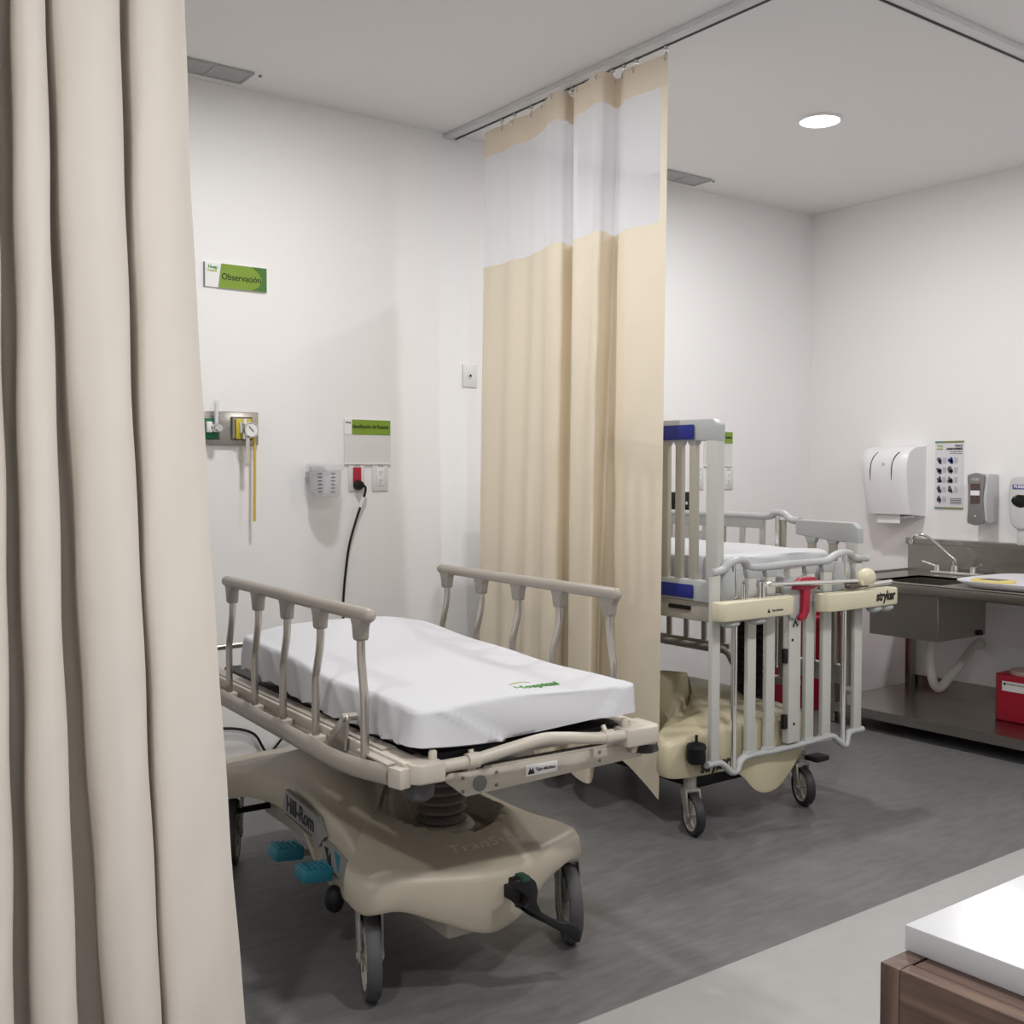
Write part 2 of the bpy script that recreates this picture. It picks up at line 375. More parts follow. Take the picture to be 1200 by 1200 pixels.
# ------------------------------------------------------------------ casters
def caster(parent, loc, rad, width, a, top, tire, wheel_hub='hub', fork='fork', name='caster', trail=.03):
    """a: heading of the rolling plane in degrees clockwise from +y (parent space)"""
    c = bpy.data.objects.new(name, None); COL.objects.link(c); c.parent = parent; c.location = loc; c.rotation_euler = (0, 0, math.radians(-a)); c.empty_display_size = .03
    rx = Matrix.Translation((0, 0, rad)) @ Matrix.Rotation(math.pi/2, 4, 'Y')
    w = width/2
    MB().lathe([(rad*.76, -w*.9), (rad*.95, -w), (rad, -w*.6), (rad, w*.6), (rad*.95, w), (rad*.76, w*.9)], 36, rx, closed=True).build('tire', tire, c)
    h = MB(); h.lathe([(rad*.18, -w*.95), (rad*.66, -w*.55), (rad*.77, -w*.95), (rad*.77, w*.95), (rad*.66, w*.55), (rad*.18, w*.95)], 36, rx)
    for k in range(5):
        an = k*2*math.pi/5
        for sgn in (-1, 1): h.box((-.004, -rad*.05, rad*.2), (.004, rad*.05, rad*.66), .001, 1, mtx=Matrix.Translation((0, 0, rad)) @ Matrix.Rotation(an, 4, 'X') @ Matrix.Translation((sgn*w*.72, 0, 0)))
    h.build('wheel_hub', wheel_hub, c)
    f = MB(); g = w+.006
    for sgn in (-1, 1):
        f.prism([(-rad*.20, rad*.85), (-rad*.16, rad*.86), (trail+rad*.30, rad*2.02+.004), (trail-rad*.38, rad*2.02+.004)] if False else
                [(-rad*.22, rad*.95), (0, rad*.78), (rad*.22, rad*.95), (trail+rad*.42, rad*2.04), (trail+rad*.36, rad*2.14+.004), (trail-rad*.36, rad*2.14+.004), (trail-rad*.44, rad*1.9)], 0, sgn*g, sgn*(g+.006), .0015)
    f.box((-g-.006, trail-rad*.36, rad*2.08), (g+.006, trail+rad*.36, rad*2.16+.004), .002)
    f.lathe([(.022, rad*2.15), (.022, top), (0.001, top)], 16, Matrix.Translation((0, trail, 0)))
    f.tube([(-g-.009, 0, rad), (g+.009, 0, rad)], rad*.09, 12)
    f.build('fork', fork, c)
    return c

# ------------------------------------------------------------------ shell body from an outline
def shell(outline, ztop, zbot, rings, name, m, parent, dome, yoff=0., subdiv=8):
    """outline control points (x,y,ztop,zbot) -> closed body; dome(x,y) height added over the top; rings: inward scale steps"""
    O = cat([(p[0], p[1]+yoff, p[2], p[3]) for p in outline], subdiv, True); n = len(O); cx = sum(p[0] for p in O)/n; cy = sum(p[1] for p in O)/n
    rows = []
    rows.append([(cx+(p[0]-cx)*.93, cy+(p[1]-cy)*.95, p[3]+.012) for p in O])
    rows.append([(cx+(p[0]-cx)*.985, cy+(p[1]-cy)*.99, p[3]) for p in O])
    rows.append([(p[0], p[1], p[3]+.012) for p in O])
    rows.append([(cx+(p[0]-cx)*.99, cy+(p[1]-cy)*.993, p[2]-.022) for p in O])
    rows.append([(cx+(p[0]-cx)*.965, cy+(p[1]-cy)*.975, p[2]-.004) for p in O])
    for s in rings:
        r = []
        for p in O:
            x = cx+(p[0]-cx)*s; y = cy+(p[1]-cy)*(1-(1-s)*.9) if s > .3 else cy+(p[1]-cy)*s*1.1
            r.append((x, y, p[2]+dome(x, y, s)))
        rows.append(r)
    mb = MB(); vs = mb.grid(rows, close=True)
    mb.bm.faces.new(vs[-1]); 
    bmesh.ops.recalc_face_normals(mb.bm, faces=mb.bm.faces[:])
    return mb.build(name, m, parent, smooth=50), O

# ------------------------------------------------------------------ stretcher
S = thing('stretcher', 'beige wheeled hospital stretcher with raised side rails, standing nearest the camera', 'stretcher', (1.46, 2.135, 0), math.radians(-2.8))
# base shell
out = [(-.325, .02, .300, .235), (-.315, -.06, .302, .222), (-.24, -.095, .303, .225), (-.15, -.125, .298, .19), (-.04, -.15, .292, .150), (.06, -.14, .292, .168), (.15, -.11, .296, .215), (.235, -.085, .300, .240), (.290, -.06, .303, .235), (.305, .0, .302, .235), (.27, .10, .308, .215),
       (.235, .25, .325, .17), (.225, .45, .335, .19), (.23, .62, .335, .27), (.25, .80, .325, .26), (.29, .95, .31, .235), (.29, 1.10, .30, .235), (.15, 1.16, .30, .20), (0, 1.18, .30, .19), (-.15, 1.16, .30, .20), (-.29, 1.10, .30, .235), (-.29, .95, .312, .235), (-.255, .80, .330, .262), (-.238, .62, .340, .275), (-.228, .48, .340, .255), (-.235, .36, .335, .175), (-.24, .22, .325, .155), (-.265, .10, .308, .18)]
def dome(x, y, s):
    d = .045*smooth01((1-s)/.55)
    d += .055*math.exp(-((y-.62)/.22)**2)*smooth01((1-s)/.4)
    for yy in (.19, .88):
        r = math.hypot(x-.03, y-yy); d -= .062*smooth01((.150-r)/.018)
    return d
shell(out, 0, 0, (.93, .90, .87, .84, .81, .78, .75, .72, .69, .66, .63, .6, .56, .52, .48, .44, .4, .35, .3, .24, .18, .1, .03), 'base_shell', 'base', S, dome)
MB().box((-.10, -.06, .115), (.04, .25, .20), .01).box((-.12, .30, .13), (.16, 1.05, .22), .01).build('base_underframe', 'beige', S)
for yy in (.19, .88):
    MB().lathe([(.0, .24), (.086, .24), (.086, .300), (.078, .308), (0, .308)], 32, Matrix.Translation((.03, yy, 0))).build('lift_collar', 'base', S)
    pr = [(.0, .304)]; z = .304
    for k in range(9): pr += [(.050, z), (.066, z+.010), (.066, z+.015), (.050, z+.0245)]; z += .0245
    pr.append((0, z)); MB().lathe(pr, 32, Matrix.Translation((.03, yy, 0)) @ Matrix.Diagonal((1, .9, 1, 1))).build('bellows', 'bellow', S)
for (x, y, a, w) in ((-.263, .010, 20, 1), (.296, .0, 24, 1), (-.232, 1.02, 26, 1), (.26, 1.03, 30, 1)):
    caster(S, (x, y, 0), .098, .034, a, .27, 'rubber')
# foot pedals on the left side
for (x, y, z) in ((-.275, .47, .205), (-.285, .265, .215)):
    p = MB().box((-.045, -.032, -.018), (.035, .032, .018), .008, mtx=Matrix.Translation((x, y, z)) @ Matrix.Rotation(.12, 4, 'Y'))
    for k in range(5): p.box((-.038+k*.015, -.03, .016), (-.032+k*.015, .03, .021), .001, 1, mtx=Matrix.Translation((x, y, z)) @ Matrix.Rotation(.12, 4, 'Y'))
    po = tag(p.build('foot_pedal', 'teal', S), 'teal ribbed foot pedal')
    MB().tube([(x+.03, y, z-.012), (x+.08, y+.01, z-.02), (x+.12, y+.06, z+.01)], .009, 8).build('pedal_arm', 'beige', po)
MB().tube([(-.25, .235, .15), (-.19, .22, .155), (-.1, .2, .16)], .010, 10).ball((-.25, .235, .15), .034, (.7, .8, 1)).build('brake_pedal', 'black', S)
MB().tube([(-.24, .43, .26), (-.225, .40, .20), (-.20, .32, .17)], .010, 8).build('pedal_linkage', 'beige', S)
MB().tube([(-.24, 1.0, .165), (.24, 1.0, .165)], .010, 8).build('wheel_axle_bar', 'black', S)
# foot steer lever (front right)
lv = MB()
lv.prism([(-.028, .296), (-.030, .276), (-.008, .264), (.008, .250), (.006, .236), (-.006, .230), (-.010, .240), (-.022, .242), (.002, .218), (.024, .200), (.060, .178), (.100, .150), (.118, .140), (.140, .118), (.156, .112), (.156, .136), (.150, .152), (.125, .166), (.100, .172), (.072, .190), (.045, .210), (.032, .236), (.036, .262), (.030, .282), (.012, .298)], 1, -.235, -.205, .004)
tag(lv.build('steering_pedal', 'black', S, smooth=50), 'black cast steering pedal arm'); MB().box((0, -.21, .225), (.02, -.08, .255), .003).build('pedal_pivot', 'black', S)
MB().box((-.01, -.238, .288), (.012, -.204, .301), .003).build('pedal_cap', 'deepgreen', S)
# lettering and sticker on base
MB().prism([(.575, .285), (.55, .345), (.34, .325), (.30, .285), (.335, .25), (.40, .26)], 0, -.2475, -.236).build('base_sticker', 'greypl', S, smooth=0)
A = axes((-.2482, .545, .309), (0, -1, -.06), (0, -.06, 1))
text('base_lettering', 'Hill-Rom', .058, A, 'ink', S, .0015, width=.18)
MB().quad((-.2485, .55, .281), (-.2485, .55, .278), (-.2485, .37, .266), (-.2485, .37, .269)).build('lettering_underline', 'ink', S, smooth=0)
MB().prism([(.30, .225), (.30, .275), (.10, .262), (.10, .205)], 0, -.252, -.238).build('pedal_sticker', 'greypl', S, smooth=0)
pm = MB()
for pts in ([(.285, .268), (.268, .242), (.262, .27)], [(.272, .238), (.25, .262), (.246, .226)], [(.135, .262), (.125, .215), (.108, .212)], [(.125, .262), (.108, .24), (.104, .22)]):
    pm.prism(pts, 0, -.2535, -.2515)
pm.build('pedal_symbols', 'ink', S, smooth=0)
MB().prism([(.225, .272), (.195, .268), (.205, .225)], 0, -.2535, -.2515).build('pedal_symbol_blue', 'teal', S, smooth=0)
text('embossed_lettering', 'TranStar', .036, axes((-.10, -.068, .330), (1, -.02, .0), (0, 1, .42)), 'beige', S, 0., width=.20, space=1.1)
# frame: side rails, deck, cross members
for s in (-1, 1):
    f = MB().box((s*.300-.026, -.27, .582), (s*.300+.026, 1.06, .612), .005)
    f.box((s*.300-.030, -.20, .566), (s*.300-.012, 1.05, .584), .003) if s < 0 else f.box((s*.300+.012, -.20, .566), (s*.300+.030, 1.05, .584), .003)
    f.build('frame_rail', 'beige', S)
    g = MB().box((s*.300-.018, -.16, .611), (s*.300+.018, 1.02, .617), .002); g.build('rail_cap', 'taupe', S)
MB().box((-.262, -.245, .590), (.262, 1.0, .614), .006).build('mattress_deck', 'black', S)
x = MB()
for yy in (-.12, .1, .45, .8, .98): x.box((-.28, yy-.02, .55), (.28, yy+.02, .588), .004)
x.box((-.12, -.1, .525), (-.07, .95, .555), .004).box((.07, -.1, .525), (.12, .95, .555), .004).box((-.05, .1, .50), (.11, .28, .53), .004).box((-.05, .80, .50), (.11, .96, .53), .004)
x.build('cross_frame', 'beige', S)
# corner boxes
for s in (-1, 1):
    b = MB(); ox_ = .316 if s < 0 else .350; b.prism([(s*.240, -.298), (s*.240, -.235), (s*.262, -.205), (s*ox_, -.205), (s*ox_, -.280), (s*(ox_-.016), -.298)], 2, .567, .610, .006)
    b.build('corner_housing', 'beige', S)
    MB().lathe([(0, 0), (.014, 0), (.014, .0015), (0, .0015)], 20, Matrix.Translation((s*.295, -.235, .6095))).build('pole_socket', 'black', S)
    MB().lathe([(0, 0), (.009, 0), (.009, .018), (.006, .022), (0, .022)], 14, Matrix.Translation((s*.256, -.268, .608))).build('release_button', 'beige', S)
MB().lathe([(.0, .520), (.018, .521), (.030, .530), (.032, .548), (.026, .566), (0, .567)], 24, Matrix.Translation((-.272, -.24, 0))).build('bumper_wheel', 'rubber', S)
MB().lathe([(.0, .530), (.025, .530), (.036, .535), (.030, .558), (.022, .567), (0, .567)], 24, Matrix.Translation((.352, -.225, 0))).build('bumper_wheel', 'brub', S)
# foot end bar
P = cat([(-.25, -.272, .592), (-.17, -.275, .594), (-.15, -.277, .597), (-.08, -.29, .611), (0, -.297, .622), (.06, -.298, .617), (.15, -.292, .603), (.22, -.285, .597), (.275, -.275, .595)], 6)
MB().tube(P, .0135, 14).build('push_bar', 'beige', S)
for xx, zz in ((-.165, .596), (.19, .600)): MB().lathe([(.0165, -.014), (.0165, .014)], 16, Matrix.Translation((xx, -.277 if xx < 0 else -.288, zz)) @ Matrix.Rotation(math.pi/2, 4, 'Y')).tube([(xx, -.277 if xx < 0 else -.288, zz), (xx, -.27, zz+.022)], .006, 8).build('bar_clamp', 'beige', S)
# foot plate
pl = MB().prism([(-.206, .548), (-.150, .503), (.345, .519), (.350, .556), (-.145, .557), (-.19, .560)], 1, -.226, -.216, .001)
pl.box((-.145, -.224, .555), (.345, -.20, .562), .002)
fp = pl.build('foot_end_plate', 'beige', S)
MB().lathe([(0, 0), (.0175, 0), (.0175, .002), (0, .002)], 24, axes((-.115, -.2262, .527), (1, 0, 0), (0, 0, 1))).build('plate_hole', 'greyd', fp)
h = MB()
for xx, zz in ((-.158, .545), (-.158, .515), (-.072, .545), (-.072, .516), (.215, .548), (.215, .528)): h.lathe([(0, 0), (.004, 0), (.004, .002), (0, .002)], 10, axes((xx, -.2262, zz), (1, 0, 0), (0, 0, 1)))
h.build('plate_screws', 'greyd', fp)
MB().box((-.123, -.228, .560), (-.105, -.222, .578), .001).build('plate_slot', 'black', fp)
MB().box((.005, -.2285, .523), (.092, -.2262, .547)).build('plate_sticker', 'whitep', fp, smooth=0)
text('plate_sticker_text', 'Tipo eléctrico', .0105, axes((.032, -.2292, .535), (1, 0, 0), (0, 0, 1)), 'ink', fp, width=.053)
MB().prism([(.010, .527), (.016, .541), (.020, .534), (.024, .541), (.028, .527)], 1, -.2292, -.2284).build('plate_sticker_mark', 'ink', fp, smooth=0)
MB().box((.30, -.24, .535), (.33, -.20, .565), .004).tube([(.24, -.25, .585), (.31, -.22, .552)], .008, 8).build('rail_latch', 'post', S)
# side rails with posts
def sock(mb, x, y):
    b = bmesh.new()
    top = [(-.026, .0), (.026, .0)]; bot = [(-.011, -.040), (.013, -.040)]
    P = [(-.031, -.004), (.031, -.004), (.021, -.022), (.016, -.050), (.010, -.054), (-.008, -.054), (-.014, -.050), (-.019, -.022)]
    mb.prism([(y+u, .898+v) for u, v in P], 0, x-.0125, x+.0125, .003)
for s in (-1, 1):
    X = s*.345; r = bpy.data.objects.new('side_rail', None); COL.objects.link(r); r.parent = S; r.empty_display_size = .05
    ys = [.680, .484, .290, .092, -.118] if s < 0 else [.698, .498, .304, .108, -.100]
    y0, y1 = (.735, -.168) if s < 0 else (.745, -.136)
    MB().tube([(X, y0+.004, .901), (X, y0, .901), (X, y0-.01, .901), (X, y1+.01, .901), (X, y1, .901), (X, y1-.004, .901)], [.004, .010, .0145, .0155, .011, .004], 14).build('top_rail', 'taupe', r)
    so = MB()
    for y in ys: sock(so, X, y)
    for y in ys:
        q = MB(); sock(q, X, y); q.build('post_socket', 'socket', r)
        last = y == ys[-1]; d = .030 if not last else -.016
        P = [(X, y, .866), (X, y, .835), (X, y+(.002 if not last else .005), .805), (X, y+d*.55, .760), (X, y+d, .715), (X, y+d, .60), (X, y+d, .585)]
        P = [(X, y, .852), (X, y, .832), (X, y+d*.12, .80), (X, y+d*.75, .745), (X, y+d, .715), (X, y+d, .585)]
        MB().tube(cat(P, 3), [.006]+[.0092]*14+[.0092] if False else .0092, 12).build('post', 'post', r)
        MB().box((X-.014, y+d-.022, .572), (X+.020 if s < 0 else X+.014, y+d+.022, .594), .004).box((min(X, s*.31)-.0, y+d-.012, .568), (max(X, s*.31), y+d+.012, .582), .003).build('post_foot', 'beige', r)
    so.bm.free()
    B = cat([(s*.376, 1.06, .590), (s*.376, .70, .588), (s*.376, .30, .584), (s*.376, .05, .580), (s*.372, -.05, .578), (s*.362, -.13, .578), (s*.342, -.215, .580), (s*.335, -.245, .581)], 4)
    MB().tube(B[:-2], .0115, 14, flat=1.85).build('side_bumper', 'taupe', S)
    MB().box((-.015, -.020, -.022), (.015, .020, .020), .004, mtx=Matrix.Translation((s*.330, -.262, .583)) @ Matrix.Rotation(-s*.25, 4, 'Z')).build('bumper_end_cap', 'beige', S)
# release lever on the left rail, near its last post
lv = MB().prism([(-.02, .585), (.06, .578), (.075, .590), (-.01, .665), (-.03, .668), (-.035, .655)], 0, -.340, -.332, .002).prism([(.03, .575), (.11, .572), (.12, .582), (.02, .650), (.005, .645)], 0, -.327, -.321, .002)
lv.tube([(-.345, -.02, .66), (-.31, -.02, .66)], .009, 10).build('rail_release_lever', 'post', S)
MB().box((-.345, -.235, .600), (-.320, -.09, .606), .002).build('rail_cover_strip', 'beige', S)
MB().tube([(-.30, 1.04, .63), (-.30, 1.06, .66), (-.10, 1.08, .665), (.10, 1.08, .665), (.30, 1.06, .66), (.30, 1.04, .63)], .010, 10).build('head_push_bar', 'post', S)

# mattress under a fitted sheet (its own thing, lies on the deck)
def sheet_mesh(hx, y0, y1, topz, botz, disp, n_side=110, rad=.018):
    L = []
    def corner(cx, cy, a0):
        for k in range(7):
            a = a0+k*math.pi/12; L.append((cx+rad*math.cos(a), cy+rad*math.sin(a)))
    P = []
    pts = [(-hx, y0), (hx, y0), (hx, y1), (-hx, y1)]
    segs = [((-hx+rad, y0), (hx-rad, y0)), ((hx, y0+rad), (hx, y1-rad)), ((hx-rad, y1), (-hx+rad, y1)), ((-hx, y1-rad), (-hx, y0+rad))]
    cs = [(hx-rad, y0+rad, -math.pi/2), (hx-rad, y1-rad, 0), (-hx+rad, y1-rad, math.pi/2), (-hx+rad, y0+rad, math.pi)]
    for (a, b), c in zip(segs, cs):
        ln = math.hypot(b[0]-a[0], b[1]-a[1]); m = max(4, int(ln/.014))
        for k in range(m): P.append((a[0]+(b[0]-a[0])*k/m, a[1]+(b[1]-a[1])*k/m))
        for k in range(7):
            an = c[2]+k*math.pi/12; P.append((c[0]+rad*math.cos(an), c[1]+rad*math.sin(an)))
    cx, cy = 0, (y0+y1)/2
    rows = []
    def nrm(i):
        a = P[i-1]; b = P[(i+1) % len(P)]; t = Vector((b[0]-a[0], b[1]-a[1], 0)).normalized(); return Vector((t.y, -t.x, 0))
    N = [nrm(i) for i in range(len(P))]
    # bottom tuck, sides, rounded edge, top rings
    for s, f in ((-.05, 0.), (-.012, -.02), (0., .03)):
        rows.append([Vector((P[i][0], P[i][1], botz(P[i][0], P[i][1])+max(f, 0)*.2))+N[i]*(s+disp(P[i], 0)*(s > -.04)) for i in range(len(P))])
    for f in (.08, .18, .28, .38, .48, .58, .68, .78, .86, .93):
        rr = []
        for i in range(len(P)):
            zb, zt = botz(*P[i]), topz(*P[i]); rr.append(Vector((P[i][0], P[i][1], zb+(zt-zb)*f))+N[i]*(disp(P[i], f)+.004*math.sin(math.pi*f)+.010*(1-f)))
        rows.append(rr)
    for ins, dz in ((.0008, .0035), (.003, .0012), (.008, 0.)):
        rows.append([Vector((P[i][0], P[i][1], topz(*P[i])-dz))-N[i]*ins for i in range(len(P))])
    for s in (.93, .86, .76, .64, .5, .36, .22, .1, .03):
        rr = []
        for i in range(len(P)):
            x = P[i][0]*s; y = cy+(P[i][1]-cy)*s; rr.append((x, y, topz(x, y)))
        rows.append(rr)
    mb = MB(); vs = mb.grid(rows, close=True); mb.bm.faces.new(vs[-1]); mb.bm.faces.new(vs[0][::-1])
    bmesh.ops.recalc_face_normals(mb.bm, faces=mb.bm.faces[:])
    return mb
def topz(x, y):
    z = .712+.026*smooth01(y/.8)
    z += .040*smooth01((y-.45)/.25)*max(0, 1-(x/.26)**2)**.8*(1-.25*smooth01((y-.70)/.07))
    z += .003*math.sin(9*x+3*y)*math.sin(7*y)+.0025*math.sin(14*(x+y))
    return z
def botz(x, y):
    b = .622+.020*smooth01((y-.2)/.5)+.004*math.sin(30*y)+.003*math.sin(71*y+x*40)
    if y < -.2: b = .633-.010*math.cos(6.0*x) + .006*math.sin(10*x)
    return b
def disp(p, f):
    x, y = p; w = 0
    if x < -.2 and y < .74:
        for k, (yc, sl) in enumerate(((-.16, .06), (-.08, .10), (.01, .08), (.10, .12), (.22, .1), (.34, .08), (.5, .12), (.62, .1))):
            w += .009*math.exp(-((y-yc-sl*(f-.5))/.013)**2)*(1-.6*f)
    if y < -.2:   # hospital-corner folds on the foot face
        d = x+.245-.17*(1-f); w += .014*smooth01((-d+.006)/.010)*(1-f)+.008*math.exp(-(d/.009)**2)
        d2 = .262-x-.085*(1-f); w += .011*smooth01((-d2+.005)/.006)
        w += .003*math.sin(12*x+4*f)
    return w
S2 = thing('mattress', 'white sheeted stretcher mattress with small green lettering near its foot', 'mattress', (1.46, 2.135, .617), math.radians(-2.8))
o = sheet_mesh(.283, -.255, .775, lambda x, y: topz(x, y)-.617, lambda x, y: botz(x, y)-.617, disp).build('fitted_sheet', 'sheet', S2, smooth=75)
# printed logo on sheet
zt = topz(.06, -.15)-.617+.0012
def lm(x, y, s=1.): return axes((x, y, zt), (1, -.02, 0), (.25, 1, 0))
text('sheet_logo_lettering', 'Hospital', .046, lm(.016, -.168), 'inkg', S2, .0008, width=.115)
MB().tube([(.025, -.13, zt), (.045, -.118, zt), (.07, -.117, zt), (.085, -.128, zt)], [.001, .003, .003, .001], 6, flat=.2).build('sheet_logo_arc', 'inkl', S2)
MB().quad((-.03, -.20, zt), (.012, -.20, zt), (.0, -.185, zt), (-.02, -.187, zt)).quad((-.022, -.176, zt), (.01, -.165, zt), (.002, -.150, zt), (-.015, -.158, zt)).build('sheet_logo_leaf', 'inkb', S2, smooth=0)

# ------------------------------------------------------------------ crib
CO = (2.66, 2.45, 0)
C = thing('hospital_crib', 'cream and grey wheeled hospital crib with a dropped front rail, beside the curtain', 'crib', CO)
# base
out = [(-.16, .06, .315, .20), (-.12, .03, .325, .195), (-.02, .01, .34, .195), (.10, .01, .345, .190), (.16, 0., .345, .165), (.215, -.01, .35, .112), (.27, -.012, .35, .092), (.34, -.005, .35, .094), (.40, .005, .345, .118), (.46, .01, .345, .16), (.52, .03, .34, .19), (.58, .06, .335, .215), (.60, .15, .33, .23),
       (.575, .35, .36, .24), (.57, .6, .37, .25), (.60, .85, .35, .22), (.60, 1.0, .34, .20), (.40, 1.05, .34, .17), (.15, 1.05, .34, .17), (.06, .98, .34, .20), (.045, .8, .36, .22), (.05, .6, .42, .25), (.055, .4, .39, .24), (.03, .24, .35, .22), (-.06, .17, .33, .2), (-.13, .12, .32, .2)]
def cdome(x, y, s):
    return .03*smooth01((1-s)/.5)-.05*math.exp(-(((x-.03)/.09)**2+((y-.42)/.10)**2))+.03*math.exp(-(((x-.25)/.12)**2+((y-.55)/.2)**2))
b, O = shell(out, 0, 0, (.93, .87, .8, .7, .6, .5, .4, .3, .2, .1, .03), 'base_shell', 'cribbase', C, cdome, yoff=.03)
text('base_lettering', 'stryker', .056, axes((-.062, .0125, .234), (1, .01, 0), (0, 0, 1)), 'ink', C, .0028, width=.145, shear=.1)
# black steering knob on the base
MB().lathe([(0, -.045), (.026, -.045), (.032, -.03), (.030, 0), (.034, .006), (.030, .018), (.012, .024), (.005, .024), (.005, .048), (0, .048)], 20, Matrix.Translation((-.075, .02, .295))).build('steering_knob', 'black', C)
MB().box((.0, .10, .13), (.48, .9, .2), .01).build('base_underframe', 'black', C)
caster(C, (-.055, .05, 0), .068, .030, 22, .20, 'brub'); caster(C, (.505, .045, 0), .068, .030, 24, .225, 'brub')
caster(C, (.10, .95, 0), .068, .030, 30, .20, 'brub'); caster(C, (.505, .95, 0), .068, .030, 30, .20, 'brub')
MB().box((.50, -.03, .165), (.57, .03, .185), .006, mtx=Matrix.Translation((0, .01, 0))).build('brake_pedal', 'black', C)
# lift bellows
for xc in (.555,):
    pr = [(0, .33)]; z = .33
    for k in range(14): pr += [(.050, z), (.064, z+.016), (.050, z+.03)]; z += .030
    pr.append((0, z)); MB().lathe(pr, 4, Matrix.Translation((.50, .30, 0)) @ Matrix.Rotation(math.pi/4-.3, 4, 'Z')).build('lift_bellows', 'black', C, smooth=20)
MB().box((.43, .24, .30), (.57, .36, .345), .005).build('lift_collar', 'cribbase', C)
# deck frame and side members
MB().box((.045, .06, .775), (.76, 1.30, .80), .004).build('mattress_deck', 'cribtan', C)
s_ = MB().box((.02, .02, .70), (.06, 1.30, .775), .006); s_.build('frame_side', 'cribtan', C)
MB().box((.70, .02, .70), (.74, 1.30, .775), .006).build('frame_side', 'cribtan', C)
MB().box((.012, .14, .735), (.021, .24, .748)).build('frame_slot', 'black', C)
MB().box((.06, .05, .70), (.70, .09, .775), .006).box((.2, .1, .68), (.5, 1.2, .72), .005).build('cross_frame', 'cribtan', C)
# front drop rail
R_ = bpy.data.objects.new('front_drop_rail', None); COL.objects.link(R_); R_.parent = C; R_.empty_display_size = .05
tp = cat([(-.035, 0, .875), (-.01, 0, .876), (.022, 0, .882), (.050, -.008, .904), (.085, -.012, .912), (.120, -.008, .906), (.150, 0, .884), (.25, 0, .880), (.36, 0, .884), (.50, 0, .884), (.565, 0, .886), (.60, -.006, .902), (.645, -.010, .912), (.69, -.006, .906), (.72, 0, .890), (.80, 0, .884)], 4)
MB().tube(tp, .0165, 12, flat=.8).build('top_bar', 'cribgrey', R_)
bt = cat([(-.050, 0, .244), (.01, 0, .242), (.035, -.004, .228), (.058, -.010, .206), (.085, -.010, .206), (.112, -.002, .232), (.16, 0, .243), (.30, 0, .240), (.50, 0, .244), (.60, 0, .246), (.63, -.006, .228), (.655, -.010, .208), (.675, -.010, .208), (.695, -.002, .238), (.72, 0, .246), (.785, 0, .246)], 4)
MB().tube(bt, .014, 12, flat=.8).build('bottom_bar', 'cribgrey', R_)
for (a, b_, kind) in ((-.034, .006, 0), (.140, .183, 1), (.235, .280, 1), (.445, .492, 1), (.540, .589, 1), (.725, .771, 0)):
    MB().box((a, -.008, .25), (b_, .010, .868), .004).build('slat', 'cribpost', R_)
    if kind:
        MB().prism([(a-.010, .235), (b_+.010, .235), (b_, .262), (a, .262)], 1, -.010, .012, .003).build('slat_foot', 'cribgrey', R_)
        MB().prism([(a-.010, .880), (a, .845), (b_, .845), (b_+.010, .880)], 1, -.010, .012, .003).build('slat_socket', 'cribgrey', R_)
w = MB().box((.343, -.016, .258), (.407, .012, .868), .003).build('latch_channel', 'cribpost', R_)
MB().prism([(.360, .668), (.375, .690), (.390, .668), (.385, .664), (.375, .679), (.365, .664)], 1, -.0172, -.016).build('arrow_mark', 'ink', w, smooth=0)
d = MB()
for zz in (.745, .62, .325): d.lathe([(0, 0), (.005, 0), (.005, .002), (0, .002)], 10, axes((.36 if zz > .5 else .372, -.016, zz), (1, 0, 0), (0, 0, 1)))
d.build('channel_screws', 'ink', w)
for zz in (.54, .31): MB().box((.325, -.012, zz), (.345, .004, zz+.05), .002).build('channel_stop', 'black', w)
for xx in (.068, .652):
    MB().tube([(xx, -.012, .21), (xx, -.012, .905)], .0105, 14).build('guide_rod', 'chrome', R_)
    MB().lathe([(0, .765), (.045, .765), (.052, .80), (.050, .86), (.042, .876), (0, .876)], 20, Matrix.Translation((xx+.004, .015, 0)) @ Matrix.Diagonal((1, .7, 1, 1))).build('rod_cover', 'cribgrey', R_)
MB().tube([(.70, .02, .25), (.70, .02, .86)], .007, 10).build('gas_spring', 'chrome', R_)
# red release handle
MB().prism([(.30, .82), (.30, .78), (.335, .70), (.37, .69), (.43, .715), (.48, .79), (.47, .83), (.44, .84), (.34, .842)], 1, -.028, -.012, .004).build('handle_bracket', 'cribgrey', R_)
tag(MB().prism([(.335, .800), (.345, .825), (.37, .838), (.44, .838), (.462, .828), (.466, .806), (.440, .797), (.420, .794), (.416, .72), (.400, .695), (.372, .688), (.362, .700), (.382, .716), (.384, .796)], 1, -.046, -.028, .003).build('release_handle', 'red', R_), 'red release handle')
# cream end brackets in front of the rail
br = MB().prism([(-.055, -.088), (.27, -.088), (.30, -.074), (.305, -.035), (-.07, -.035), (-.072, -.070)], 2, .722, .785, .006)
o = br.build('crib_bracket', 'cream', C)
text('bracket_sticker_text', 'Tipo eléctrico', .011, axes((.165, -.0892, .745), (1, 0, 0), (0, 0, 1)), 'ink', o, width=.055)
MB().prism([(.142, .739), (.149, .752), (.156, .739)], 1, -.0895, -.0882).build('bracket_sticker_mark', 'ink', o, smooth=0)
for a in (-.03, .10): MB().ball((a+.03, -.055, .712), .034, (1.2, .7, .42)).build('bracket_foot', 'cribgrey', o)
br = MB().prism([(.45, -.060), (.47, -.083), (.52, -.090), (.865, -.090), (.875, -.080), (.875, -.035), (.45, -.035)], 2, .715, .778, .006)
o = br.build('crib_bracket', 'cream', C)
text('bracket_lettering', 'stryker', .048, axes((.735, -.0915, .752), (1, 0, 0), (0, 0, 1)), 'ink', o, .0018, width=.115, shear=.1)
